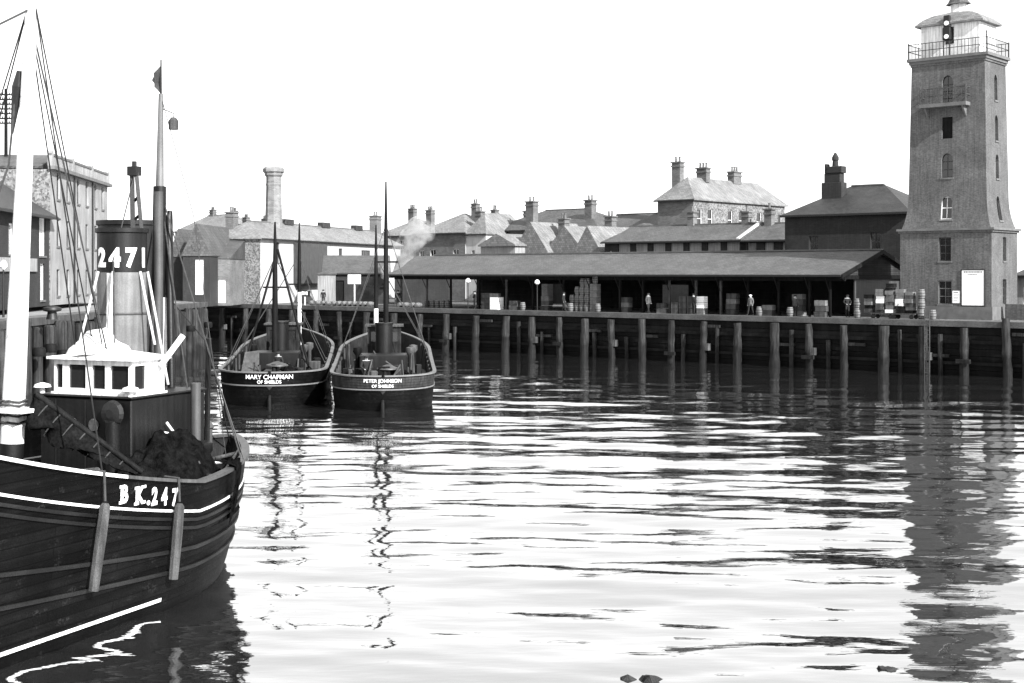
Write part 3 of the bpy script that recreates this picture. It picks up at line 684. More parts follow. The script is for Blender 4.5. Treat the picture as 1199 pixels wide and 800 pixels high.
# ------------------------------------------------------------------ dark brick block beside the tower
def qhouse(name, label, pxl, pxr, t, eave_py, **kw):
    x0, x1 = qx(pxl, t), qx(pxr, t); h = qz(eave_py, x0, t) - QZ
    return house(name, label, kw.pop('cat', 'building'), (*qw(x0, t), QZ), QA, x1 - x0, kw.pop('d'), h, **kw), x1 - x0, h
o, w_, h_ = qhouse('brick_warehouse', 'sooty dark brick building with stepped chimney against the light tower', 919, 1064, 12.2, 253, d=8.5, roof='hip', rh=2.6, wm='brick', rm='slate_d', inset=4.2, wins=[('F', 8.5, 5.3, .9, 1.5, 'sash', 'timber'), ('F', 2.8, 5.2, .9, 1.4, 'sash', 'timber')])
cx_ = qx(980, 15) - qx(919, 12.2); st = MB()
st.box(cx_ - 1.2, cx_ + .75, 2.2, 3.2, h_ + .6, h_ + 2.9); st.box(cx_ - .98, cx_ + .55, 2.3, 3.1, h_ + 2.9, h_ + 3.7); st.box(cx_ - .75, cx_ + .72, 2.25, 3.15, h_ + 3.7, h_ + 4.3); st.box(cx_ - 1.0, cx_ - .78, 2.4, 3.0, h_ + 3.7, h_ + 4.55)
st.build('chimney', 'brick', o, bevel=.04)
MB().lathe([(.28, 0), (.24, .5), (.3, .55), (.3, .8), (.08, 1.2)], 12, (cx_ - .1, 2.7, h_ + 4.3)).build('chimney_pot', 'brick', o, smooth=True)

# long low range with clerestory openings
def crown(pxl, pxr, t, py0, py1): pass
o, w_, h_ = qhouse('clerestory_range', 'long low slate roofed range with a row of clerestory openings', 716, 866, 19, 284, d=8, roof='gx', rh=1.7, wm='brick', rm='slate', ov=.4,
    wins=[('F', k * 2.15 + 1.6, 5.32, 1.5, 1.05, 'blank', 'cream') for k in range(8)],
    chims=[(7.2, 4, 7.5, 1.0, .9, 2.3, 1, 'brick2'), (13.6, 4, 7.5, 1.1, .9, 2.1, 1, 'brick2')])
o, w_, h_ = qhouse('clerestory_range', 'short slate roofed range with arched openings joining the dark warehouse', 867.5, 925, 19, 282, d=8, roof='gx', rh=1.7, wm='brick', rm='slate', ov=.3,
    wins=[('F', k * 1.85 + 1.2, 5.32, .95, .95, 'blank', 'cream') for k in range(4)], chims=[(1.0, 3.6, 7.4, 1.1, .9, 2.4, 1, 'brick2')])
cp = MB().add([(o_, y, z) for o_ in (-.32, .0) for y, z in ((-.35, h_ - .1), (-.35, h_ + .25), (4, h_ + 2.05), (4, h_ + 1.7))], [(0, 1, 2, 3), (7, 6, 5, 4), (0, 4, 5, 1), (1, 5, 6, 2), (2, 6, 7, 3), (3, 7, 4, 0)])
cp.build('coping', 'white', o)
# the three storey house
t0 = 30; x0 = qx(770, t0); x1 = qx(812, t0); dd = qt(919, x1) - t0; hh = qz(233.5, x1, t0) - QZ
sc = hh
house('hip_roofed_house', 'three storey stone house with pale hipped slate roof and tall end chimney', 'house', (*qw(x0, t0), QZ), QA, x1 - x0, dd, hh, 'hip', 2.6, .3, 'rubble', 'slate_l', faces_m={'F': 'brick2'},  # front wall coloured darker to paint in its shaded side
      wins=[('R', dd * k, hh - 2.5 * 1.25, dd * .035 + .35, 2.2, 'sash', 'wpaint', (0, 1)) for k in (.06, .17, .38, .5, .7, .83, .94)],
      chims=[(.9, 2.6, hh + .2, 1.5, 1.0, 4.6, 2, 'brick2'), ((x1 - x0) / 2, 5.5, hh + 2.2, 1.8, 1.0, 1.7, 3, 'brick2'), ((x1 - x0) / 2, dd * .62, hh + 2.3, 1.2, 2.0, 1.5, 3, 'brick2')])
# roofs left of it
qhouse('slate_cottage', 'low brick cottage with plain slate gable roof left of the hip roofed house', 697, 800, 30, 275, d=9, roof='gx', rh=2.4, wm='brick', rm='slate')
qhouse('slate_cottage', 'small brick outbuilding with pale hipped roof and dark windows behind the shed ridge', 708, 760, 21, 284, d=7, roof='hip', rh=2.0, wm='brick', rm='slate', wins=[('F', 1.2, 4.6, 1.2, 1.1, 'sash', 'wpaint', (2, 1)), ('F', 3.4, 4.6, 1.2, 1.1, 'sash', 'wpaint', (2, 1))])
# hip roofed house cluster
t0 = 34; x0 = qx(570, t0); x1 = qx(700, t0); hh = qz(271, x0, t0) - QZ
house('chimneyed_house', 'dark brick house with hipped slate roof and four tall chimneys', 'house', (*qw(x0, t0), QZ), QA, x1 - x0, 10, hh, 'hip', 2.6, .4, 'brick2', 'slate', inset=5.5,
      chims=[(6.4, 1.2, hh - .4, 1.7, 1.2, 4.4, 2), (14.6, 2.4, hh - .2, 1.5, 1.2, 4.1, 2), (3.0, 4.5, hh + .4, 1.3, 1.0, 2.4, 2)])
for (pl_, pr_, t, ey, rh, wm, lab, ch) in ((604, 641, 24, 296, 3.4, 'brick2', 'steep pale gabled roof below the tall chimneys', None), (641, 684, 25, 296, 2.9, 'brick', 'steep gabled cottage with dark gable peak beside the pale gabled roof', None), (675, 703, 21.5, 296, 2.8, 'white', 'small white gable end rising above the shed ridge', None), (563, 603, 22, 288, 1.3, 'cream', 'tiny gabled outhouse with pale slate roof above the shed ridge', None)):
    x0 = qx(pl_, t); x1 = qx(pr_, t); hh = qz(ey, x0, t) - QZ
    house('gabled_cottage', lab, 'cottage', (*qw(x0, t), QZ), QA, x1 - x0, 8, hh, 'gy', rh, .25, wm, 'slate_l' if 'pale' in lab or 'white' in lab else 'slate', gut=False,
          chims=[((x1 - x0) * .95, 3.2, hh + .5, 1.3, 1.1, 3.7, 2)] if 'below' in lab else ([((x1 - x0) * .9, 5.5, hh + .6, 1.4, 1.1, 3.9, 2)] if 'dark gable' in lab else []))
# brick house with whitewashed gable
t0 = 30; x0 = qx(487, t0); x1 = qx(545, t0); hh = qz(274, x0, t0) - QZ
house('brick_house', 'two storey brick house with hipped roof and a whitewashed lean-to', 'house', (*qw(x0, t0), QZ), QA, x1 - x0, 9, hh, 'hip', 2.6, .3, 'brick2', 'slate_l', faces_m={'R': 'white'}, wins=[('F', 3.0, 4.7, 1.0, 1.7, 'sash'), ('F', 7.0, 4.7, 1.0, 1.7, 'sash'), ('F', 1.0, 4.7, .8, 1.6, 'sash')],
      chims=[(6.2, 4.5, hh + 1.6, 1.2, .9, 2.4, 2), (8.8, 2.5, hh + .3, 1.3, 1.0, 2.6, 2)])
x2 = qx(571, t0)
house('whitewashed_house', 'narrow whitewashed house with a grey hip roof beside the brick house', 'house', (*qw(x1 + .02, t0 + .1), QZ), QA, x2 - x1 - .4, 8, hh - .2, 'hip', 2.6, .25, 'white', 'slate_l', wins=[('F', 1.2, 4.6, .5, 1.6, 'blank', 'cream')], chims=[(1.2, 4, hh + 1.4, 1.0, .9, 1.6, 2)])
# far terrace behind
for i, (pl_, pr_, t, ey, rh, lab) in enumerate(((440, 492, 48, 277, 2.6, 'far pale terrace house with chimney behind the smoke'), (205, 268, 62, 272, 3.2, 'far pale house with broad slate roof behind the workshop gables'), (245, 300, 52, 283, 3.0, 'far small house with twin chimneys beside the rubble gable'))):
    x0 = qx(pl_, t); x1 = qx(pr_, t); hh = qz(ey, x0, t) - QZ
    house('terrace_house', lab, 'house', (*qw(x0, t), QZ), QA, x1 - x0, 9, hh, 'hip' if i != 2 else 'gx', rh, .3, 'cream' if i != 2 else 'brick2', 'slate_l', wins=[('F', (x1 - x0) * k, hh - 2.1, .9, 1.5, 'sash') for k in (.25, .6)],
          chims=[((x1 - x0) * .35, 4.5, hh + 1.5, 1.6, 1.0, 3.0, 3), ((x1 - x0) * .75, 4.5, hh + 1.5, 1.6, 1.0, 2.6, 3)])

# ------------------------------------------------------------------ long whitewashed building with tall stack (left centre)
def whouse(name, label, px, Y, dirv, w, d, eave_py, **kw):
    """front-left corner under px at distance Y; front runs along dirv"""
    a_ = math.atan2(dirv[1], dirv[0]); h = zat(eave_py, Y) - kw.get('zb', QZ); zb = kw.pop('zb', QZ)
    return house(name, label, kw.pop('cat', 'building'), (*at(px, Y), zb), a_, w, d, h, **kw), h
dv = Vector((.27, .96)).normalized()
o, h_ = whouse('whitewashed_warehouse', 'long two storey whitewashed building with rubble stone gable and grey roof', 305, 150, dv, 44, 6.0, 279, roof='hip', rh=2.0, ov=.35, wm='white', rm='slate_l', faces_m={'L': 'rubble'}, inset=3.2, cat='warehouse',
    wins=[('F', 4.2, 4.6, 1.2, 2.3, 'sash', 'timber'), ('F', 17.5, 4.5, 1.3, 2.3, 'door', 'timber'), ('F', 22.5, 4.6, 1.2, 1.9, 'sash', 'timber'), ('F', 31, 4.7, 3.2, 1.7, 'sash', 'timber', (3, 1)), ('F', 38, 4.7, 1.0, 1.7, 'sash', 'timber'), ('L', 2.4, 2.2, .6, .8, 'blank', 'tar')])
for k in (.3, .55, .8):
    MB().box(44 * k - 1.2, 44 * k + 1.2, 2.6, 3.4, h_ + 1.9, h_ + 2.6).build('roof_vent', 'slate_d', o, bevel=.05)
chimney(o, 2.0, 4.5, h_ + .6, 1.6, 1.2, 2.6, 2, 'brick2')
chimney(o, 42, 3, h_ + .9, 2.4, 1.4, 3.6, 2, 'brick2')
# dark bay on the front
MB().box(8.5, 16, -1.0, -.01, 2.2, h_ - .4).build('hoist_bay', 'gpaint', o)
# octagonal factory stack
YS = 160; cx0 = at(320.5, YS); sc_ = YS / FPX
fc = thing('factory_chimney', 'tall tapering octagonal brick factory stack with a corbelled top', 'chimney', (*cx0, QZ))
zt = zat(196, YS) - QZ; r0, r1 = 12.2 * sc_, 8.8 * sc_
MB().lathe([(r0, 0), (r0, 2), (r1, zt - 2.2)], 8, ph=R(10)).build('shaft', 'stackb', fc)
MB().lathe([(r1 + .02, zt - 2.2), (r1 + .06, zt - 2.0), (r1, zt - 1.85), (r1, zt - 1.15), (r1 + .18, zt - .95), (r1 + .2, zt - .7), (r1 + .38, zt - .55), (r1 + .38, zt - .2), (r1 + .2, zt), (r1 - .3, zt), (r1 - .3, zt - .6)], 8, ph=R(10)).build('corbelled_cap', 'stackb', fc)
# low lean-to sheds before it
o, h_ = whouse('lean_to_store', 'low store with broad slate lean-to roof before the whitewashed building', 379, 151, Vector((.93, .1)).normalized(), 7.2, 6, 320, roof='lean', rh=2.0, ov=.2, wm='brick', rm='slate', wins=[('F', 1.5, .2, 1.5, 2.4, 'door', 'tar')])
o, h_ = whouse('lean_to_store', 'low dark store with lean-to roof beside the steam plume', 462, 150, Vector((.9, .0)).normalized(), 6, 6, 320, roof='lean', rh=1.9, ov=.2, wm='brick', rm='slate')
o, h_ = whouse('timber_kiosk', 'small square grey kiosk beside the white signboard on the quay', 372, 147.5, Vector((1, -.1)).normalized(), 1.6, 1.6, 321, roof='hip', rh=.3, ov=.1, wm='cream', rm='slate', gut=False, cat='kiosk')
# workshops with gables
for (px, Y, wpx, ey, rh, lab) in ((199, 142, 20, 300, 2.8, 'narrow dark brick workshop gable at the quay corner'), (214, 140, 32, 299, 3.2, 'brick workshop gable with round vent and tall pale doorway')):
    w = wpx / FPX * Y
    wins = [('F', w * .62, 1.2, .9, 3.6, 'blank', 'sign')] if 'pale' in lab else []
    o, h_ = whouse('brick_workshop', lab, px, Y, Vector((1, -.05)).normalized(), w, 14, ey, roof='gy', rh=rh, ov=.12, wm='brick', rm='slate', wins=wins, gut=False, cat='workshop')
    if wins: MB().lathe([(.55, 0), (.55, .1), (.4, .1), (.4, .02)], 18).build('round_vent', 'trim', o, (w / 2, -.02, h_ + .9)).rotation_euler = (R(90), 0, 0)
o, h_ = whouse('brick_annexe', 'low brick annexe with slate roof between the workshop gable and the rubble wall', 247, 143, Vector((1, 0)), 2.0, 10, 302, roof='lean', rh=2.6, ov=.1, wm='brick2', rm='slate', gut=False, wins=[('F', 1.1, .3, 1.0, 2.4, 'door', 'sign')])

# signs on the quay
def post_sign(px, t, w, h, z0, label, txt=None, m='sign', tm='ink', ts=.5):
    r = thing('sign_post', label, 'sign', (*qw(qx(px, t), t), QZ), QA + .3)
    MB().box(-.05, .05, .0, .06, 0, z0 + .1).build('post', 'sign', r)
    MB().box(-w / 2, w / 2, -.05, -.003, z0, z0 + h).build('panel', m, r)
    if txt:
        me = text_mesh(txt, ts, .004, .012); me.materials.append(M[tm]); q = bpy.data.objects.new('lettering', me); COL.objects.link(q); q.parent = r; q.location = (0, -.058, z0 + h / 2); q.rotation_euler = (R(90), 0, 0)
post_sign(415, 1.6, 1.5, .95, 2.3, 'blank white board on a slim white post beside the lying barrels')
post_sign(357, 1.4, 1.35, .62, .95, 'dark quay sign with pale letters SMI', 'SMI', 'ink', 'sign', .52)
ns = thing('poster', 'pale chequered poster on the rubble gable wall', 'poster', (*at(293, 151.4), QZ), math.atan2(-.27, .96) + 0)
MB().box(-.5, .5, -.06, -.01, .9, 2.6).build('sheet', 'sign', ns); MB().box(-.3, .05, -.075, -.062, 1.7, 2.3).build('dark_square', 'timber', ns)
# steam plume by the lean-to
def steam():
    mb = MB(); c = at(466, 146)
    rng = random.Random(3)
    bm = bmesh.new()
    for k in range(9):
        f = k / 8; q = bmesh.ops.create_icosphere(bm, subdivisions=2, radius=.8 + .9 * f)
        for v in q['verts']: v.co += Vector((c[0] - 1.2 + f * 3.6 + rng.uniform(-.3, .3), c[1] + rng.uniform(-.3, .3), QZ + 3.4 + f * 4.6))
    me = bpy.data.meshes.new('steam_plume'); bm.to_mesh(me); bm.free()
    m = bpy.data.materials.new('steam'); m.use_nodes = True; t = m.node_tree; t.nodes.clear()
    o = t.nodes.new('ShaderNodeOutputMaterial'); p = t.nodes.new('ShaderNodeVolumePrincipled'); p.inputs['Color'].default_value = (.95, .95, .95, 1); p.inputs['Anisotropy'].default_value = .2
    tc = t.nodes.new('ShaderNodeTexCoord'); nz = t.nodes.new('ShaderNodeTexNoise'); nz.inputs['Scale'].default_value = .75; nz.inputs['Detail'].default_value = 5
    mr = t.nodes.new('ShaderNodeMapRange'); mr.inputs['From Min'].default_value = .46; mr.inputs['From Max'].default_value = .7; mr.inputs['To Min'].default_value = 0; mr.inputs['To Max'].default_value = 1.6
    t.links.new(tc.outputs['Object'], nz.inputs['Vector']); t.links.new(nz.outputs['Fac'], mr.inputs['Value']); t.links.new(mr.outputs[0], p.inputs['Density'])
    t.links.new(p.outputs[0], o.inputs['Volume'])
    me.materials.append(m); ob = bpy.data.objects.new('steam_plume', me); COL.objects.link(ob); tag(ob, 'white puff of steam rising behind the masts of the moored boats', 'steam', kind='stuff')
    md = ob.modifiers.new('remesh', 'REMESH'); md.mode = 'VOXEL'; md.voxel_size = .25
steam()

# ------------------------------------------------------------------ left street: white three storey block, bay fronted house
fdir = Vector((.094, -1)).normalized()       # facade runs toward the viewer, faces right
pB = Vector(at(126, 107)); 
# local x along facade from far end to near end would face left; use near corner, front along away direction mirrored
near = pB + fdir * 18.5
zb = LQZ + .3; hB = zat(205, 107) - zb - .95
ang = math.atan2(-fdir.y, -fdir.x)           # +x runs away from the viewer; front (-y side) faces right
o = house('stucco_block', 'three storey pale stucco block with balustraded parapet on the left street', 'building', (near.x, near.y, zb), ang, 18.5, 11, hB, 'flat', 0, 0, 'cream', 'slate',
    faces_m={'L': 'rubble'}, wins=[('F', u, z, .85, 1.75, 'sash', 'gpaint', (1, 1)) for u in (2.2, 5.0, 8.2, 11.0, 14.0, 16.6) for z in (.6, 3.9, 7.0)][0:18])
MB().box(-.2, 18.7, -.35, .1, hB + .0, hB + .22).build('cornice', 'trim', o)
MB().box(-.1, 18.6, -.12, .12, hB + .9, hB + 1.05).build('parapet_coping', 'trim', o)
for k in range(46): MB().box(k * .4 + .05, k * .4 + .22, -.08, .08, hB + .22, hB + .9).build('baluster', 'cream', o)
for k in (0, 6.1, 12.3, 18.3): MB().box(k - .1, k + .35, -.14, .14, hB + .222, hB + 1.2).build('parapet_pier', 'cream', o)
for u in (6.6, 12.6): MB().tube([(u, -.1, 0), (u, -.1, hB)], .06, 8).build('downpipe', 'iron', o)
roof_mesh(9, 10.4, hB + .2, 1.1, 'gy', .0).build('rear_roof', 'slate', o, (0.0, .6, 0))
chimney(o, 1.0, 5.5, hB + .5, 1.4, 2.6, 2.6, 4, 'rubble')
n2 = near + fdir * .3; hC = zat(255, 88) - zb
o = house('bay_fronted_house', 'dark two storey house with tall pale glazed bay on the left street', 'house', (*(n2 + fdir * 26), zb), ang, 26, 8, hC, 'hip', 3.2, .5, 'brick', 'slate_d',
    wins=[('F', 24.3, 3.2, 1.6, 2.4, 'sash', 'sign', (4, 0)), ('F', 24.3, .4, 1.1, 2.3, 'sash', 'sign', (1, 0)), ('F', 20.5, 3.2, 1.0, 1.8, 'sash', 'sign'), ('F', 17, 3.2, 1.0, 1.8, 'sash', 'sign'), ('F', 20.5, .4, 1.2, 2.4, 'door', 'sign'), ('F', 13.5, 3.2, 1.0, 1.8, 'sash', 'sign')])
MB().box(14, 22.5, -.12, -.01, 2.2, 3.0).build('fascia', 'cream', o)
# telegraph pole
tp = thing('telegraph_pole', 'tall telegraph pole with many stacked cross-arms above the left roofs', 'telegraph pole', (*at(7, 92), zb))
zt_ = zat(104, 92) - zb
MB().tube([(0, 0, 0), (0, 0, zt_)], [.16, .1], 10).build('pole', 'tar', tp, smooth=True)
for k in range(7):
    z = zt_ - .45 - k * .32
    c = MB().box(-.45, .45, -.06, .06, z, z + .09).build('cross_arm', 'tar', tp)
    for q in (-.4, -.22, .22, .4): MB().lathe([(.035, 0), (.05, .05), (.02, .13)], 8, (q, 0, z + .09)).build('insulator', 'iron', c)
tree_b = None
# people / lamp on left street
bl = thing('street_lamp', 'street lamp with pale globe before the dark bay fronted house', 'lamp', (*at(4, 74), LQZ + .005))
MB().tube([(0, 0, 0), (0, 0, 2.6)], [.07, .04], 8).build('post', 'iron', bl); MB().lathe([(.08, 0), (.2, .15), (.18, .36), (.05, .5)], 12, (0, 0, 2.6)).build('globe', 'sign', bl, smooth=True)
bush = None

# ------------------------------------------------------------------ boats
def make_hull(root, xs, xb, B, sheer, bw_fac, stern_pow, stern_len, bow_len, draft=1.0, deckz=None, stern_pull=1.2, flat=2.0, hm='hull', nst=56):
    """stern at x = xs, bow at x = xb (boat frame: x forward, y port). returns half-breadth function at level f (0 water, 1 rail)"""
    def ends(f):
        a = xs + stern_pull * (1 - f) ** 1.6; b = xb - .9 * (1 - f); return a, b
    def half(x, f):
        a, b = ends(f)
        if x <= a or x >= b: return 0.0
        Bf = B * (bw_fac + (1 - bw_fac) * f ** .7)
        s = 1.0
        if x < a + stern_len: k = (a + stern_len - x) / stern_len; s *= max(0, 1 - k ** stern_pow) ** (1 / flat)
        if x > b - bow_len: k = (x - (b - bow_len)) / bow_len; s *= max(0, 1 - k ** 2.2)
        return Bf * s
    lv = [-.35, -.15, 0, .1, .2, .35, .5, .65, .8, .92, 1.0]
    mb = MB(); rows = []
    for f in lv:
        ff_ = max(f, 0); a, b = ends(ff_); row = []
        vs = [.5 - .5 * math.cos(math.pi * i / nst) for i in range(nst + 1)]
        path = [(a + (b - a) * v, half(a + (b - a) * v, ff_) * (1 if f >= 0 else .85)) for v in vs]
        pts = [(x, y) for x, y in path] + [(x, -y) for x, y in path[-2:0:-1]]
        rows.append([(x, y, f * sheer(x) if f >= 0 else f * 2.5) for x, y in pts])
    n = len(rows[0])
    mb.add([p for r in rows for p in r], [(i * n + j, i * n + (j + 1) % n, (i + 1) * n + (j + 1) % n, (i + 1) * n + j) for i in range(len(rows) - 1) for j in range(n)])
    hull = mb.build('hull', hm, root, smooth=True)
    # inner bulwark + deck
    ib = MB(); path = []
    vs = [.5 - .5 * math.cos(math.pi * i / nst) for i in range(nst + 1)]
    a, b = xs + .12, xb - .15
    for sg in (1, -1):
        P = [(a + (b - a) * v) for v in (vs if sg > 0 else vs[::-1])]
        path += [(x, sg * max(0, half(x, 1.0) - .1)) for x in P]
    n = len(path)
    ib.add([(x, y, sheer(x) - .02) for x, y in path] + [(x, math.copysign(max(0, half(x, max(0, deckz(x) - .1) / sheer(x)) - .1), y), deckz(x) - .1) for x, y in path], [(j, (j + 1) % n, n + (j + 1) % n, n + j) for j in range(n)])
    ib.build('bulwark', 'bulw', root)
    dk = MB(); m_ = nst + 1
    dk.add([(a + (b - a) * v, s_ * max(0.001, half(a + (b - a) * v, deckz(a + (b - a) * v) / sheer(a + (b - a) * v)) - .1), deckz(a + (b - a) * v)) for s_ in (-1, 1) for v in vs], [(j, j + 1, m_ + j + 1, m_ + j) for j in range(nst)])
    dk.build('deck', 'deck', root)
    return half, hull
def strip(root, half, sheer, x0, x1, zf, w, th, name, m, side=(1, -1), n=48, mode='f', wrap=False, out=0.0):
    """moulding along the hull; zf = level fraction (mode f) or depth below rail (mode d) or height (mode z)"""
    mb = MB()
    zz_ = lambda x: zf * sheer(x) if mode == 'f' else (sheer(x) - zf if mode == 'd' else zf)
    def hh(x, z): return half(x, min(1, max(0, z / sheer(x))))
    a0 = x0
    if wrap:                                   # start at the true stern end on the centreline
        z = zz_(x0); lo, hi = x0 - 2, x0 + 3
        for _ in range(40):
            md_ = (lo + hi) / 2
            if hh(md_, z) <= 0: lo = md_
            else: hi = md_
        a0 = hi
    xs_ = [a0 + (x1 - a0) * ((i / n) ** 3 if wrap else i / n) for i in range(n + 1)]
    side_pts = [(x, hh(x, zz_(x))) for x in xs_]
    if wrap: side_pts[0] = (a0, 0.0)
    for sg in side:
        vs = []
        for i in range(n + 1):
            p, q = side_pts[max(i - 1, 0)], side_pts[min(i + 1, n)]
            if wrap and i == 0: nx, ny = -1.0, 0.0
            else: nx, ny = -(q[1] - p[1]), (q[0] - p[0]); l = math.hypot(nx, ny) or 1; nx, ny = nx / l, ny / l
            x, y = side_pts[i]; z = zz_(x)
            for dz, o in ((-w / 2, -.03), (-w / 2, th), (w / 2, th), (w / 2, -.03)):
                yl = (y if wrap and i < n * .5 else hh(x, z + dz)) if not (wrap and i == 0) else 0
                xo = 0
                if wrap and i < n * .35: xo = -(1.4 if False else 0)
                vs.append((x + nx * (o + out), sg * max(0, yl + ny * (o + out)), z + dz))
        fs = [(i * 4 + j, i * 4 + (j + 1) % 4, (i + 1) * 4 + (j + 1) % 4, (i + 1) * 4 + j) for i in range(n) for j in range(4)]
        fs += [(0, 1, 2, 3), (n * 4 + 3, n * 4 + 2, n * 4 + 1, n * 4)]
        mb.add(vs, fs)
    return mb.build(name, m, root)
def rail(root, half, sheer, xs, xb, w, th, m, name='rail_cap', n=90, x_from=None, x_to=None, side=(1, -1), lift=0.0):
    """flat timber capping the bulwark"""
    x_from = xs if x_from is None else x_from; x_to = xb if x_to is None else x_to
    mb = MB()
    for sg in side:
        vs = []
        for i in range(n + 1):
            x = x_from + (x_to - x_from) * (.5 - .5 * math.cos(math.pi * i / n)); y = half(max(xs + .002, min(xb - .002, x)), 1.0); z = sheer(x) + lift
            e = .005; nx, ny = -(half(min(xb - .003, x + .06), 1) - half(max(xs + .003, x - .06), 1)), .12; l = math.hypot(nx, ny); nx, ny = nx / l, ny / l
            o, q = (x + nx * w * .45, y + ny * w * .45), (x - nx * w * .55, max(0, y - ny * w * .55))
            vs += [(o[0], sg * o[1], z), (o[0], sg * o[1], z + th), (q[0], sg * q[1], z + th), (q[0], sg * q[1], z)]
        fs = [(i * 4 + j, i * 4 + (j + 1) % 4, (i + 1) * 4 + (j + 1) % 4, (i + 1) * 4 + j) for i in range(n) for j in range(4)] + [(0, 1, 2, 3), (n * 4 + 3, n * 4 + 2, n * 4 + 1, n * 4)]
        mb.add(vs, fs)
    return mb.build(name, m, root)
def rope(root, pts, r=.015, m='rope', name='rope', sag=0.0):
    if sag and len(pts) == 2:
        a, b = Vector(pts[0]), Vector(pts[1]); pts = [a.lerp(b, k / 8) - Vector((0, 0, sag * 4 * (k / 8) * (1 - k / 8))) for k in range(9)]
    return MB().tube(pts, r, 5).build(name, m, root, smooth=True)

# --- the near boat
A_ = Vector((.40, .917)).normalized()
NB = thing('fishing_boat', 'near black hulled fishing boat with white wheelhouse and registration BK.247', 'fishing boat', (-9.58, 31.2, 0), math.atan2(-A_.y, -A_.x))
def sheerN(x): return 2.6 + (.15 * x + .010 * x * x if x > 0 else -.02 * x + .006 * x * x - 0.0)
def deckN(x): return 1.65 + (.1 * x if x > 0 else 0)
halfN, hullN = make_hull(NB, -5.45, 15.5, 3.05, sheerN, .92, 2.0, 6.2, 7.5, deckz=deckN, stern_pull=.8, flat=1.15)
strip(NB, halfN, sheerN, -5.0, 15, .62, .055, .02, 'lining_stripe', 'wpaint', mode='d')
strip(NB, halfN, sheerN, 1.2, 15, .28, .075, .012, 'boot_top_line', 'wpaint', mode='z')
for dep in (.8, .98): strip(NB, halfN, sheerN, -4.8, 15, dep, .07, .045, 'rubbing_strake', 'strake', mode='d')
for fz in (.46, .30): strip(NB, halfN, sheerN, -4.4, 15, fz, .08, .05, 'rubbing_strake', 'strake', mode='f')
rail(NB, halfN, sheerN, -5.45, 15.5, .2, .07, 'wpaint', x_from=2.6, x_to=15.3, n=60)
rail(NB, halfN, sheerN, -5.45, 15.5, .2, .07, 'gpaint', x_from=-5.44, x_to=2.598, n=70)
# registration letters, each lying on the hull side
def hull_frame(x, dep):
    z = sheerN(x) - dep; f = lambda xx, zz: Vector((xx, halfN(xx, min(1, zz / sheerN(xx))), zz))
    p = f(x, z); tx_ = (f(x - .05, z) - f(x + .05, z)).normalized(); tz_ = (f(x, z + .1) - f(x, z - .1)).normalized(); n = tx_.cross(tz_)
    return Matrix((tx_, tz_, n)).transposed().to_4x4(), p, n
xl0 = 2.62
for ch, dx, wsc in (('B', 0, .8), ('K', .56, .78), ('.', .9, 1), ('2', 1.12, .72), ('4', 1.5, .72), ('7', 1.9, .72)):
    me = text_mesh(ch, .5, .006, .02); me.materials.append(M['wpaint'])
    if ch in 'BK':
        bm = bmesh.new(); bm.from_mesh(me)
        ys = [v.co.y for v in bm.verts]; xs_ = [v.co.x for v in bm.verts]; y0, y1, x0_, x1_ = min(ys), max(ys), min(xs_), max(xs_)
        def sb_(xa, xb_, ya, yb2):
            q = bmesh.ops.create_cube(bm, size=1.0)
            for v in q['verts']: v.co = Vector((xa + (v.co.x + .5) * (xb_ - xa), ya + (v.co.y + .5) * (yb2 - ya), v.co.z * .011))
        for yy_ in (y0, y1 - .06):
            sb_(x0_ - .05, x0_ + .13, yy_, yy_ + .06)
            if ch == 'K': sb_(x1_ - .12, x1_ + .03, yy_, yy_ + .06)
        bm.to_mesh(me); bm.free()
    rot, p, n_ = hull_frame(xl0 - dx * .86, .34)
    o = bpy.data.objects.new('registration_letter', me); COL.objects.link(o); o.parent = NB
    o.matrix_local = Matrix.Translation(p + n_ * .022) @ rot @ Matrix.Diagonal((wsc, 1, 1, 1))
# wheelhouse: dark casing below, white glazed house above
wh = thing('tmp', 'x', 'x'); bpy.data.objects.remove(wh)
cas = MB(); cas.box(-2.6, .12, -1.42, 1.2, 1.55, 4.36); cas.box(-2.65, .17, -1.47, 1.25, 4.36, 4.42); caso = cas.build('casing', 'black', NB, bevel=.06)
for q in (-.95, -.1, .7): MB().box(.12, .14, q - .006, q + .006, 1.7, 4.3).build('seam', 'iron', caso)
WX0, WX1, WY0, WY1, WZ0, WZ1 = -1.15, 0.0, -1.12, 1.12, 4.42, 5.22
F4 = {'front': (2.24, lambda u, z, d: (WX1 - d, WY0 + u, z)), 'port': (1.15, lambda u, z, d: (WX1 - u, WY1 - d, z)), 'back': (2.24, lambda u, z, d: (WX0 + d, WY1 - u, z)), 'starboard': (1.15, lambda u, z, d: (WX0 + u, WY0 + d, z))}
who = MB(); holes = {'front': [(.05, .25, 4.56, 5.1), (.42, .92, 4.56, 5.1), (1.1, 1.48, 4.56, 5.1), (1.62, 2.14, 4.56, 5.1)], 'port': [(.1, .5, 4.56, 5.1)], 'back': [], 'starboard': [(.3, .8, 4.56, 5.1)]}
for k, (Lf, fn) in F4.items(): facade(who, 0, Lf, WZ0, WZ1, holes[k], fn, .07)
whb = who.build('wheelhouse', 'wpaint', NB)
for k, (Lf, fn) in F4.items():
    for h in holes[k]: MB().fbox(fn, *h, .05, .06).build('pane', 'glass', whb)
    if k in ('front', 'port'):
        q = MB().fbox(fn, -.05, Lf + .05, WZ0 - .0, WZ0 + .05, -.05, -.002); q.build('sill_band', 'wpaint', whb)
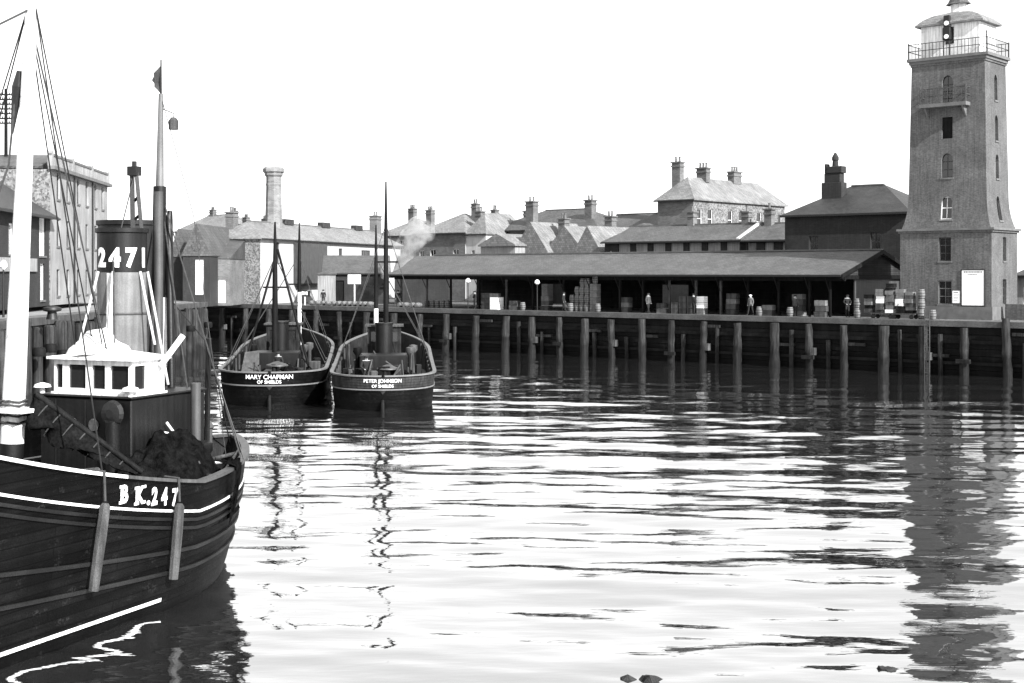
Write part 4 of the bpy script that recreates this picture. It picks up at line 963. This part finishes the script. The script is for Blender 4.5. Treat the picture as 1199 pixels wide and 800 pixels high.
rfm = MB(); rfm.add([(WX0 - .1, WY0 - .12, 5.22), (WX1 + .12, WY0 - .12, 5.22), (WX1 + .12, WY1 + .12, 5.22), (WX0 - .1, WY1 + .12, 5.22), (WX0 - .1, WY0 - .12, 5.28), (WX1 + .12, WY0 - .12, 5.28), (WX1 + .12, WY1 + .12, 5.28), (WX0 - .1, WY1 + .12, 5.28), (WX0, 0, 5.4), (WX1, 0, 5.4)],
    [(3, 2, 1, 0), (0, 1, 5, 4), (1, 2, 6, 5), (2, 3, 7, 6), (3, 0, 4, 7), (4, 5, 9, 8), (6, 7, 8, 9), (5, 6, 9), (7, 4, 8)]); rfm.build('roof', 'wpaint', whb)
# white canvas cover heaped on the wheelhouse roof
cv = MB().lathe([(.62, 0), (.56, .14), (.34, .3), (.22, .5), (.12, .56)], 16, (-.45, -.2, 5.33)); cvo = cv.build('canvas_cover', 'wpaint', NB, smooth=True)
for v in cvo.data.vertices: v.co.y = -.2 + (v.co.y + .2) * 1.35; v.co.z += .06 * math.sin(v.co.x * 9) * math.cos(v.co.y * 7); v.co.x = max(WX0 + .02, v.co.x)
# mushroom vents
for (x, y, z) in ((.05, 1.12, 4.42), (.05, -1.42, 4.42)):
    v = MB().lathe([(.06, 0), (.06, .13), (.2, .14), (.17, .2), (.05, .24)], 14, (x, y, z)); v.build('mushroom_vent', 'wpaint', NB, smooth=True)
# pipe, and a dark boss modelling the lamp's shadow on the casing
MB().tube([(.2, .75, 1.7), (.2, .75, 3.9), (.24, .75, 3.95)], .17, 14).build('vent_trunk', 'black', NB, smooth=True)
MB().lathe([(.3, 0), (.26, .1), (.1, .14)], 16).build('lamp_shadow_boss', 'iron', NB, (.19, .75, 4.05)).rotation_euler = (0, R(90), 0)
# funnel with numbers
fx, fy, frr = -1.75, -.6, .58
fu = MB().lathe([(frr * 1.02, 4.3), (frr, 7.2), (frr, 7.22)], 40, (fx, fy, 0)); fuo = fu.build('funnel', 'funnelg', NB, smooth=True)
for z in (5.2, 6.2): MB().lathe([(frr + .012, z), (frr + .03, z + .03), (frr + .012, z + .06)], 40, (fx, fy, 0)).build('funnel_band', 'gpaint', fuo, smooth=True)
MB().lathe([(frr + .006, 7.23), (frr + .006, 8.16), (frr + .05, 8.18), (frr + .05, 8.28), (frr - .04, 8.28), (frr - .04, 7.8)], 40, (fx, fy, 0)).build('funnel_top', 'black', fuo, smooth=True)
MB().box(fx + frr + .004, fx + frr + .03, fy + .05, fy + .2, 4.6, 7.2).build('light_panel', 'wpaint', fuo)
camdir = math.atan2(-24.8 * 0 + 0, 1)
# bearing of the camera in the boat frame
lc = Matrix.Rotation(-math.atan2(-A_.y, -A_.x), 4, 'Z') @ Vector((9.58, -31.2, 0)); fa = math.atan2(lc.y - fy, lc.x - fx)
for i, ch in enumerate('2471'):
    me = text_mesh(ch, .6, .006, .03); me.materials.append(M['wpaint'])
    bm = bmesh.new(); bm.from_mesh(me); bmesh.ops.subdivide_edges(bm, edges=[e for e in bm.edges if e.calc_length() > .1], cuts=3, use_grid_fill=True)
    off = (i - 1.45) * .36
    for v in bm.verts:
        an = fa + (off + v.co.x * .82) / frr; rr = frr + .022 + v.co.z
        v.co = Vector((fx + rr * math.cos(an), fy + rr * math.sin(an), 7.55 + v.co.y))
    bm.to_mesh(me); bm.free(); o = bpy.data.objects.new('funnel_number', me); COL.objects.link(o); o.parent = fuo
# lattice gallows and waste-steam pipe by the funnel
gl = MB(); gx, gy = fx - .85, fy - .18
gl.bar((gx, gy - .1, 4.4), (gx + .02, gy - .2, 9.75), .11); gl.bar((gx, gy + .5, 4.4), (gx + .02, gy - .06, 9.7), .09)
for k in range(8): gl.bar((gx, gy - .12 - .01 * k, 5.8 + k * .45), (gx, gy + .34 - .05 * k, 5.95 + k * .45), .06)
gl.box(gx - .1, gx + .12, gy - .27, gy + .0, 9.62, 9.85); gl.tube([(gx, gy - .14, 9.85), (gx, gy - .14, 9.98)], .06, 8); gl.build('gallows_post', 'iron', NB)
rope(NB, [(gx + .02, gy - .1, 9.7), (fx + .62, fy + .25, 7.5), (-.3, .4, 5.4)], .016, 'rope', 'stay')
MB().tube([(fx - .75, fy + .5, 4.4), (fx - .75, fy + .5, 9.2)], .11, 12).build('steam_pipe', 'gpaint', NB, smooth=True)
# funnel stays, pale
for an in (-1.1, -.35, .75, 1.35):
    c, s = math.cos(fa + an), math.sin(fa + an)
    rope(NB, [(fx + c * (frr + .03), fy + s * (frr + .03), 7.24), (fx + c * 1.1, fy + s * 1.1, 5.5 if an < .8 else 4.5)], .03, 'wrope', 'funnel_stay')
# mizzen mast
mx = -2.75; my = -.3
mz = MB().tube([(mx, my, 1.6), (mx, my, 4.9)], [.2, .19], 14); mzo = mz.build('mizzen_mast', 'black', NB, smooth=True)
MB().tube([(mx, my, 4.9), (mx, my, 6.6)], [.205, .19], 14).build('white_mast_band', 'wpaint', mzo, smooth=True)
MB().tube([(mx, my, 6.6), (mx - .05, my, 9.35)], [.19, .16], 14).build('lower_mast', 'black', mzo, smooth=True)
MB().tube([(mx - .05, my, 9.35), (mx - .1, my, 11.65)], [.1, .06], 10).build('topmast', 'funnelg', mzo, smooth=True)
MB().tube([(mx - .1, my, 11.65), (mx - .1, my, 12.5)], [.03, .02], 6).build('flag_staff', 'iron', mzo)
fg = MB()
for i in range(9):
    f = i / 8; fg.add([], [])
fg.add([(mx - .1 + .02 * math.sin(i), my - .28 * math.sin(i / 8 * math.pi) * (1 - .2 * (i % 2)) * s_ - .015, 12.35 - i * .085) for i in range(9) for s_ in (0, .5, 1)], [(i * 3 + j, i * 3 + j + 1, i * 3 + j + 4, i * 3 + j + 3) for i in range(8) for j in range(2)])
fgo = fg.build('pennant', 'cloth2', mzo); md = fgo.modifiers.new('th', 'SOLIDIFY'); md.thickness = .02
MB().tube([(mx + .2, my + .55, 4.2), (mx - .25, my + .12, 8.5), (mx - .3, my + .12, 8.75)], [.09, .1, .06], 10).build('gaff_spar', 'black', NB, smooth=True)
for q in (-.9, -.35, .5, 1.1): rope(NB, [(mx - .05, my, 9.3), (mx + .3 - .4 * abs(q), q * 1.9, 2.6)], .018, 'rope', 'shroud')
rope(NB, [(mx - .1, my, 11.6), (mx + .2, .9, 8.6), (mx - .3, 1.5, 2.7)], .01, 'rope', 'halyard')
lnt = MB().lathe([(.12, 0), (.12, .22), (.06, .3)], 8, (mx - .1, my + .38, 10.75)); lnt.build('masthead_lantern', 'timber', mzo)
MB().tube([(mx - .1, my, 11.3), (mx - .1, my + .38, 11.15), (mx - .1, my + .38, 11.05)], .012, 5).build('lantern_bracket', 'iron', mzo)
# white davit/spar off the wheelhouse port side
MB().tube([(-.9, 1.2, 5.05), (-1.35, 1.5, 5.75)], .07, 10).build('white_spar', 'wpaint', NB, smooth=True)
MB().tube([(-1.9, 1.45, 3.2), (-1.9, 1.45, 4.6)], .12, 12).build('vent_pipe', 'gpaint', NB, smooth=True)
MB().tube([(-1.0, 1.3, 3.75), (-1.25, 2.0, 2.75)], .03, 8).build('pale_handrail', 'wpaint', NB); MB().tube([(-1.05, 1.2, 3.5), (-1.1, 1.62, 3.45)], .03, 8).build('pale_handrail', 'wpaint', NB)
# foremast
fmx = 2.6
def fm(z): return Vector((fmx - .062 * (z - 2), 0, z))
fo = MB().tube([fm(1.8), fm(3.6)], [.25, .245], 16).build('foremast', 'black', NB, smooth=True)
MB().tube([fm(3.6), fm(6), fm(9), fm(14.5)], [.245, .22, .175, .11], 18).build('white_mast', 'wpaint', fo, smooth=True)
for z in (4.05, 4.2, 4.42, 4.5): MB().tube([fm(z) + Vector((.27 * math.cos(k * math.pi / 8), .27 * math.sin(k * math.pi / 8), .02 * math.sin(k * 1.7))) for k in range(17)], .025, 5).build('mast_lashing', 'rope', fo)
top = fm(12.9)
for (x, y, z) in ((3.2, 3.0, 3.2), (3.0, -2.95, 3.1), (2.4, -2.95, 3.0), (-.15, -.6, 5.35), (-.2, .15, 5.4), (-.3, -.2, 5.4)):
    rope(NB, [top + Vector((0, .12 * (1 if y > 0 else -1), 0)), (x, y, z)], .016, 'iron', 'shroud')
rope(NB, [fm(12.6), (-.1, .35, 5.35)], .02, 'rope', 'stay'); rope(NB, [fm(12.9), (14.5, 0, 6.2)], .025, 'rope', 'forestay')
rope(NB, [fm(11.0) + Vector((.1, -.25, 0)), fm(9.5) + Vector((.15, -.3, 0)), (3.3, -1.4, 5.0), (3.6, -2.8, 3.2)], .025, 'rope', 'halyard')
MB().tube([fm(11.55) + Vector((.05, -.22, 0)), fm(11.2) + Vector((.05, -.24, 0)), fm(10.2) + Vector((.05, -.34, 0))], [.05, .12, .03], 8).build('tackle_block', 'iron', fo)
MB().box(2.2, 2.9, -.62, .62, 4.28, 4.36).build('pin_rail', 'wpaint', fo)
# furled sail on boom, low over the port rail
p0, p1 = Vector((2.35, .5, 4.6)), Vector((1.35, 2.4, 2.95))
N, NS = 46, 22; rng = np.random.RandomState(4); bs = MB(); vs = []
W_ = rng.uniform(3, 26, (10, 2)); Q_ = rng.uniform(0, 6.28, 10)
ax = (p1 - p0).normalized(); sdv = ax.cross(Vector((0, 0, 1))).normalized(); dnv = ax.cross(sdv).normalized()
if dnv.z > 0: dnv = -dnv
for i in range(N + 1):
    f = i / N; drop = (.5 * (1 - f) + .14) * (math.sin(math.pi * min(1, f * 6) / 2)) ; wid = .16 * (1 - .45 * f) + .03
    for j in range(NS):
        an = 2 * math.pi * j / NS
        nz = sum(.02 * math.sin(W_[k, 0] * f + (k % 4 + 1) * an + Q_[k]) for k in range(10))
        vs.append(p0.lerp(p1, f) + dnv * (drop * (.5 - .5 * math.cos(an)) + nz) + sdv * (wid * math.sin(an) * (1.2 - .4 * math.cos(an)) + nz) + Vector((0, 0, .03)))
bs.add(vs, [(i * NS + j, i * NS + (j + 1) % NS, (i + 1) * NS + (j + 1) % NS, (i + 1) * NS + j) for i in range(N) for j in range(NS)] + [tuple(range(NS)), tuple(N * NS + j for j in range(NS))])
sl = bs.build('furled_sail', 'canvas', NB, smooth=True)
MB().tube([p0 + Vector((0, .0, .05)), p1 + Vector((-.05, .05, .02))], [.075, .06], 10).build('boom', 'tar', NB, smooth=True)
for k in range(1, 8):
    f = k / 8.3; c = p0.lerp(p1, f); d_ = .5 * (1 - f) + .16; w_ = .2 * (1 - .4 * f)
    MB().tube([c + dnv * (d_ * (.5 - .55 * math.cos(q * math.pi / 6)) ) + sdv * w_ * 1.15 * math.sin(q * math.pi / 6) for q in range(13)], .014, 5).build('sail_tie', 'rope', sl)
MB().tube([(2.1, 1.1, 2.95), (2.3, 2.1, 3.1)], .09, 10).build('loose_spar', 'timber', NB, smooth=True)
# winch and lamp at the quarter, hatch, tub
for nm, prof_, x, y, m in (('stern_lamp', [(.16, 1.65), (.06, 1.7), (.06, 2.9), (.15, 2.95), (.15, 3.3), (.2, 3.34), (.1, 3.5), (.04, 3.55), (.04, 3.75)], -3.55, .55, 'gpaint'), ('capstan', [(.34, 1.65), (.26, 1.8), (.2, 2.2), (.3, 2.5), (.3, 2.62)], -3.3, -.6, 'black'), ('ventilator', [(.15, 1.65), (.15, 2.7), (.26, 2.85), (.26, 3.05), (.1, 3.1)], -2.9, .9, 'black')):
    MB().lathe(prof_, 16, (x, y, 0)).build(nm, m, NB, smooth=True)
MB().box(-3.9, -2.9, -1.0, .2, 1.66, 2.5).build('companion_hatch', 'black', NB, bevel=.05)
MB().tube([(-3.05, .9, 1.7), (-3.1, .95, 5.6)], .07, 8).build('derrick_post', 'black', NB, smooth=True)
for k, (x, y, n_) in enumerate(((-3.6, -.9, 5), (.6, 2.0, 4), (3.6, 1.9, 5))):
    for q in range(n_): MB().tube([(x + (.4 - .02 * q) * math.cos(a_ * math.pi / 8), y + (.4 - .02 * q) * math.sin(a_ * math.pi / 8), deckN(x) + .06 + q * .09) for a_ in range(17)], .05, 6).build('rope_coil', 'rope', NB, smooth=True)
for p_, q_ in (((-2.9, .95, 2.6), (-4.6, .9, 2.62)), ((-2.4, 1.7, 2.2), (-4.2, 1.1, 2.75)), ((.5, 1.3, 1.9), (-.9, 2.3, 2.9))): MB().tube([p_, q_], .045, 7).build('loose_spar', 'timber', NB)
rope(NB, [(-2.6, 2.35, 2.7), (-3.05, .92, 5.4)], .016, 'iron', 'guy'); rope(NB, [(-3.1, .95, 5.55), (-5.2, .1, 2.7)], .016, 'iron', 'guy'); rope(NB, [(-3.05, .92, 5.5), (mx, my, 6.9)], .016, 'iron', 'guy')
for x in (.2, 1.6, -1.0): MB().lathe([(.07, 0), (.1, .12), (.07, .25)], 10, (x, halfN(x, 1) - .35, sheerN(x) - .25)).build('rail_cleat', 'iron', NB)
for y in (-1.0, -.45, .15): MB().lathe([(.13, 0), (.15, .02), (.13, .04)], 16).build('porthole', 'gpaint', caso, (.121, y, 3.75)).rotation_euler = (0, R(90), 0)
# boat-borne things: tub with fish, net heap, timber fenders
tb_ = thing('wash_tub', 'round wooden tub with pale contents on the stern deck of the near boat', 'tub', (0, 0, 0)); tb_.matrix_world = Matrix.Identity(4)
nbm = Matrix.Translation((-9.58, 31.2, 0)) @ Matrix.Rotation(math.atan2(-A_.y, -A_.x), 4, 'Z')
tb_.location = nbm @ Vector((-3.95, .35, 1.66))
MB().lathe([(.42, 0), (.5, .75), (.46, .75), (.44, .6)], 20).build('staves', 'tar', tb_, smooth=True)
MB().lathe([(.44, .62), (.3, .72), (.1, .76)], 16).build('contents', 'sign', tb_)
for z, r_ in ((.15, .445), (.55, .485)): MB().lathe([(r_, 0), (r_ + .012, .03), (r_, .06)], 20, (0, 0, z)).build('hoop', 'iron', tb_)
def heap(name, label, cat, cfun, nu, nv, m, seed):
    rng = np.random.RandomState(seed)
    ph = rng.uniform(0, 6.28, (14, 2)); fr_ = rng.uniform(2, 16, (14, 2)); am = .09 / np.sqrt(fr_.sum(1)) 
    mb = MB(); vs = []
    for i in range(nu + 1):
        for j in range(nv + 1):
            u, v = i / nu, j / nv; p = Vector(cfun(u, v))
            d = sum(am[k] * math.sin(fr_[k, 0] * u * 3 + ph[k, 0]) * math.sin(fr_[k, 1] * v * 3 + ph[k, 1]) for k in range(14))
            e = min(u, 1 - u, v, 1 - v) * 8; vs.append(nbm @ (p + Vector((d * .3, d * .3, d * 1.4)) * min(1, e)))
    mb.add(vs, [(i * (nv + 1) + j, i * (nv + 1) + j + 1, (i + 1) * (nv + 1) + j + 1, (i + 1) * (nv + 1) + j) for i in range(nu) for j in range(nv)])
    o = mb.build(name, m, None, smooth=False); tag(o, label, cat)
    for p in o.data.polygons: p.use_smooth = True
    return o
def netf(u, v):                                # heap on the quarter deck, spilling to the rail
    x = 1.0 - u * 4.1; hy = halfN(x, 1.0)
    y = .55 + v * (hy - .55 - .12)
    z = 1.55 + 1.98 * math.sin(math.pi * u ** .85) ** .6 * math.sin(math.pi * min(1, v) ** .85) ** .6
    z += .05 * math.sin(u * 40 + v * 9) * math.sin(v * 33 - u * 7) + .03 * math.sin(u * 83 - v * 21) * math.sin(v * 71)
    if u < .01 or u > .99 or v < .01 or v > .99: z = 1.5
    return (x, y, z)
heap('net_heap', 'great dark heap of fishing net on the quarter of the near boat', 'net', netf, 110, 80, 'net', 3)
def drape(u, v):                               # strands of net hung over the rail
    x = -1.55 - u * .5; s_ = v
    if s_ < .25: k = s_ / .25; y = halfN(x, 1) - .3 + k * .45; z = sheerN(x) + .1 + .05 * math.sin(k * 3.14)
    else: k = (s_ - .25) / .75; z = sheerN(x) + .1 - k * (1.5 - .5 * u); y = halfN(x, min(1, max(0, z / sheerN(x)))) + .15 - .05 * k
    return (x, y, z)
heap('hanging_net', 'tail of dark net hanging over the rail of the near boat', 'net', drape, 12, 40, 'net', 8)
def fender(x, ztop, zbot, tilt, label):
    p0 = nbm @ Vector((x, halfN(x, min(1, ztop / sheerN(x))) + .17, ztop)); p1 = nbm @ Vector((x + tilt, halfN(x + tilt, zbot / sheerN(x + tilt)) + .2, zbot))
    r = thing('timber_fender', label, 'fender', (0, 0, 0))
    mid = p0.lerp(p1, .5)
    MB().tube([p0 + (p0 - p1).normalized() * .06, p0, p0.lerp(p1, .35), p0.lerp(p1, .7), p1], [.06, .105, .115, .11, .1], 8).build('log', 'timber', r)
    q0 = nbm @ Vector((x, halfN(x, 1.0) + .12, sheerN(x) + .09)); q2 = nbm @ Vector((x, halfN(x, 1.0) - .25, sheerN(x) + .1))
    MB().tube([q2, q0, p0 + Vector((0, 0, .1))], .028, 6).build('lanyard', 'rope', r)
fender(3.35, 2.62, 1.0, .25, 'weathered log fender hanging on the hull below the white rail section')
fender(1.0, 2.25, .72, .1, 'weathered log fender hanging beside the registration letters')

# --- the boat moored inside her, mostly hidden
B2 = thing('steam_drifter', 'dark steam drifter with broad black funnel moored inside the near boat', 'fishing boat', (-14.6, 45.5, 0), math.atan2(-A_.y, -A_.x))
def sheer2(x): return 2.3 + (.04 * x + .008 * x * x if x > 0 else .01 * x * x)
half2, _ = make_hull(B2, -3.5, 13, 2.9, sheer2, .85, 2.2, 5, 7, deckz=lambda x: 1.4, flat=1.5)
rail(B2, half2, sheer2, -3.5, 13, .18, .07, 'tar')
c2 = Matrix.Rotation(-math.atan2(-A_.y, -A_.x), 4, 'Z') @ (Vector((*at(156, 43.5), 0)) - Vector((-14.6, 45.5, 0)))
fu2 = MB().lathe([(1.08, 2.2), (1.08, 8.7), (1.14, 8.72), (1.14, 8.86), (1.02, 8.86), (1.02, 8.2)], 40, (c2.x, c2.y, 0)).build('funnel', 'black', B2, smooth=True)
MB().box(c2.x - 1.8, c2.x + 2.6, c2.y - 1.2, c2.y + 1.2, 1.3, 3.4).build('casing', 'black', B2, bevel=.05)

# --- two drifters lying stern-on in mid harbour
HALF = {}
def mid_boat(label, px, Y, heading, beam, names, nm_w, masts, extra):
    ox, oy = at(px, Y); hd = Vector(heading).normalized()
    rt = thing('steam_drifter', label, 'fishing boat', (ox, oy, 0), math.atan2(hd.y, hd.x))
    # local x forward away from viewer; stern at x=0
    def sheer(x): return 1.82 + .0024 * x * x * (1 if x > 0 else 0)
    half, hl = make_hull(rt, 0, 25, beam / 2, sheer, .95, 3.0, 4.2, 10, deckz=lambda x: 1.0, stern_pull=.6, flat=1.9)
    rail(rt, half, sheer, 0, 25, .2, .075, 'trim')
    # rounded stern moulding below the rail
    strip(rt, half, sheer, .06, 22, .68, .07, .05, 'moulding', 'trim', mode='d', wrap=True, n=80)
    for sg in (1, -1):
        for k in range(9):
            x = 1.5 + k * 2.1; MB().box(x - .05, x + .05, sg * (half(x, 1) - .22) - .05, sg * (half(x, 1) - .22) + .05, 1.0, sheer(x) - .02).build('stanchion', 'timber', rt)
    # lettering wrapped on the stern
    for i, (tx_, sz) in enumerate(names):
        me = text_mesh(tx_, sz, .004, .002); me.materials.append(M['wpaint']); bm = bmesh.new(); bm.from_mesh(me)
        z0 = 1.6 - i * .27
        for v in bm.verts:
            yy_ = -v.co.x * nm_w; f = min(1, z0 / 1.82)
            lo, hi = .0, 4.0
            for _ in range(26):
                md_ = (lo + hi) / 2
                if half(md_, f) < abs(yy_): lo = md_
                else: hi = md_
            v.co = Vector((lo - .045 + v.co.z, yy_, z0 + v.co.y))
        bm.to_mesh(me); bm.free(); o = bpy.data.objects.new('stern_lettering', me); COL.objects.link(o); o.parent = rt
    for (x, y, r, zw, ztop, white) in masts:
        m0 = MB().tube([(x, y, .9), (x, y, zw)], [r * 1.05, r], 12).build('mast', 'wpaint' if white else 'tar', rt, smooth=True)
        MB().tube([(x, y, zw), (x, y, zw + (ztop - zw) * .55), (x, y, ztop)], [r, r * .8, r * .3], 12).build('upper_mast', 'tar', m0, smooth=True)
        MB().box(x - .06, x + .06, y - .7, y + .7, ztop * .62, ztop * .62 + .1).build('crosstree', 'tar', m0)
        for q in (-1, 1):
            for dx in (-1.2, .9): rope(rt, [(x, y, ztop * .8), (x + dx, q * (half(x + dx, 1) - .1), sheer(x + dx))], .02, 'rope', 'shroud')
    extra(rt, half, sheer); HALF['B' if 'pale' in label else 'A'] = half
    return rt
def extraB(rt, half, sheer):
    wx = 11.0
    w = MB(); F = {'b': (2.0, lambda u, z, d: (wx + d, 1.0 - u, z)), 'r': (2.0, lambda u, z, d: (wx + u, -1.0 + d, z)), 'l': (2.0, lambda u, z, d: (wx + 2 - u, 1.0 - d, z)), 'f': (2.0, lambda u, z, d: (wx + 2 - d, -1.0 + u, z))}
    hs = [(.2, .85, 3.1, 3.7), (1.15, 1.8, 3.1, 3.7)]
    for k, (Lf, fn) in F.items(): facade(w, 0, Lf, 1.0, 4.0, hs, fn, .08)
    wo_ = w.build('wheelhouse', 'bulw', rt)
    for k, (Lf, fn) in F.items():
        for h in hs: MB().fbox(fn, *h, .06, .07).build('pane', 'glass', wo_)
    MB().box(wx - .15, wx + 2.15, -1.15, 1.15, 4.0, 4.1).build('roof', 'timber', wo_)
    MB().lathe([(.5, 1.0), (.5, 4.2), (.54, 4.22), (.54, 4.32), (.46, 4.32)], 20, (8.8, .0, 0)).build('funnel', 'black', rt, smooth=True)
    # deck clutter seen over the stern: skylight, capstan, hatch, steering gear
    MB().box(3.5, 5.0, -.6, .6, 1.0, 1.7).build('skylight', 'timber', rt, bevel=.05)
    MB().lathe([(.5, 0), (.45, .12), (.2, .3), (.1, 1.0), (.14, 1.05), (.14, 1.15)], 16, (2.2, -.1, 1.0)).build('capstan', 'tar', rt, smooth=True)
    MB().lathe([(.05, 0), (.62, .04), (.6, .1), (.06, .3)], 20, (2.6, -.25, 2.0)).build('compass_cover', 'gpaint', rt, smooth=True)
    MB().tube([(2.6, -.25, 1.0), (2.6, -.25, 2.05)], .07, 8).build('compass_post', 'gpaint', rt)
    for (x, y) in ((7.5, 1.5), (7.0, -1.5), (9.5, -1.7)): MB().lathe([(.12, 1.0), (.12, 2.5), (.26, 2.7), (.24, 2.95), (.1, 3.0)], 12, (x, y, 0)).build('cowl_vent', 'tar' if y > 0 else 'gpaint', rt, smooth=True)
    MB().tube([(.5, 0, .75), (.25, 0, .4), (.2, 0, -.3)], [.06, .1, .1], 8).build('rudder_head', 'tar', rt, smooth=True)
    rg = random.Random(int(rt.location.x * 10))
    MB().box(5.6, 8.2, -1.35, 1.35, 1.0, 2.6).build('engine_casing', 'black', rt, bevel=.06)
    nv = MB(); N_ = 26; vs_ = []
    for i in range(N_ + 1):
        for j in range(N_ + 1):
            u, v = i / N_, j / N_; e = min(1, min(u, 1 - u, v, 1 - v) * 5)
            vs_.append((2.6 + u * 2.6, -2.0 + v * 1.9 + .3, 1.0 + e * (.75 + .35 * math.sin(u * 7 + v * 4) * math.cos(v * 9 - u * 3) + .1 * math.sin(u * 31) * math.sin(v * 27))))
    nv.add(vs_, [(i * (N_ + 1) + j, i * (N_ + 1) + j + 1, (i + 1) * (N_ + 1) + j + 1, (i + 1) * (N_ + 1) + j) for i in range(N_) for j in range(N_)]).build('stowed_net', 'net', rt, smooth=True)
    for k in range(34):
        x = rg.uniform(1.2, 12); y = rg.uniform(-1, 1) * (half(x, .9) - .6); q = rg.uniform(.25, .7); h_ = rg.uniform(.3, 1.25)
        g = MB().box(-q / 2, q / 2, -q * .4, q * .4, 0, h_).build('deck_gear', rg.choice(['tar', 'bulw', 'timber', 'black']), rt, (x, y, 1.0), rg.uniform(0, 3), bevel=.04)
    for k in range(14):
        x = rg.uniform(1.5, 11); y = rg.uniform(-1, 1) * (half(x, .9) - .4); MB().tube([(x, y, 1.05), (x + rg.uniform(-1.5, 1.5), y * .5 + rg.uniform(-1, 1), rg.uniform(1.3, 2.9))], .04, 6).build('loose_spar', rg.choice(['timber', 'tar', 'gpaint']), rt)
    for (x, y, n_) in ((3.2, 1.5, 4), (5.2, -1.3, 5)):
        for k in range(n_): MB().tube([(x + (.42 - .03 * k) * math.cos(a * math.pi / 8), y + (.42 - .03 * k) * math.sin(a * math.pi / 8), 1.06 + k * .09) for a in range(17)], .05, 6).build('rope_coil', 'rope', rt, smooth=True)
def extraA(rt, half, sheer):
    extraB(rt, half, sheer)
    for q in (-1, 1): MB().tube([(6.5, 0, 8.6), (5.6, q * 2.0, 1.2)], .07, 8).build('sheer_leg', 'tar', rt)
    MB().box(4.8, 6.6, .9, 2.0, 1.0, 1.9).build('fish_pound', 'timber', rt, bevel=.04)
    MB().add([(3.2, .8, 1.1), (3.3, 1.9, 1.15), (4.6, 1.7, 2.7), (4.5, .9, 2.8), (3.35, .8, 1.05), (3.45, 1.9, 1.1), (4.75, 1.7, 2.65), (4.65, .9, 2.75)], [(0, 1, 2, 3), (7, 6, 5, 4), (0, 4, 5, 1), (1, 5, 6, 2), (2, 6, 7, 3), (3, 7, 4, 0)]).build('leaning_hatch_board', 'gpaint', rt)
mbB = mid_boat('steam drifter with pale stern bulwark lying right of its neighbour in mid harbour', 448, 70.8, (-.085, 1), 5.6, [('PETER JOHNSON', .26), ('OF SHIELDS', .22)], 1.0,
         [(9.8, -.1, .16, 4.2, 12.6, 1), (14.5, .55, .14, 5.0, 10.2, 1)], extraB)
mbA = mid_boat('dark steam drifter with white name on its black stern beside the left quay', 315, 73.5, (-.1, 1), 5.9, [('MARY CHAPMAN', .33), ('OF SHIELDS', .25)], 1.0,
         [(6.5, .15, .18, 4.0, 10.2, 0), (13, -.9, .13, 6.0, 10.4, 1)], extraA)
# B has a lighter, planked stern bulwark
rt = mbB
def sheerB(x): return 1.82 + .0024 * x * x * (1 if x > 0 else 0)
hB_fn = HALF['B']
for dd_ in (.12, .26, .40, .54): strip(rt, hB_fn, sheerB, .02, 3.2, dd_, .125, .014, 'stern_plank', 'splank', mode='d', n=60, wrap=True)
# person on the deck of the right-hand boat
pb = mbB.matrix_basis @ Vector((3.0, .9, 1.0))
person('person', 'person in dark oilskins standing on the after deck of a moored drifter', (pb.x, pb.y, 1.0), .4, 1.75, 'arms')
pb = mbA.matrix_basis @ Vector((4.2, -.2, 1.0))
person('person', 'person in a dark jersey bending arms over the gear on the dark drifter', (pb.x, pb.y, 1.0), -.4, 1.72, 'arms')

# rocks in the foreground water
def rock(loc, s, label, seed):
    bm = bmesh.new(); bmesh.ops.create_icosphere(bm, subdivisions=3, radius=1); rng = np.random.RandomState(seed); W = rng.uniform(-9, 9, (9, 3)); P_ = rng.uniform(0, 6, 9)
    for v in bm.verts:
        d = 1 + sum(.1 * math.sin(float(W[k] @ np.array(v.co)) + P_[k]) for k in range(9)); v.co = Vector((v.co.x * s[0], v.co.y * s[1], v.co.z * s[2])) * d
    me = bpy.data.meshes.new('rock'); bm.to_mesh(me); bm.free(); me.materials.append(M['weed']); o = bpy.data.objects.new('rock', me); COL.objects.link(o); o.location = loc; tag(o, label, 'rock')
rock((*at(752, 24.1), -.2), (.5, .3, .32), 'larger weedy rock just breaking the water in the open harbour', 2)
rock((*at(1036, 24.7), -.03), (.2, .14, .12), 'small dark rock tip breaking the water', 6)
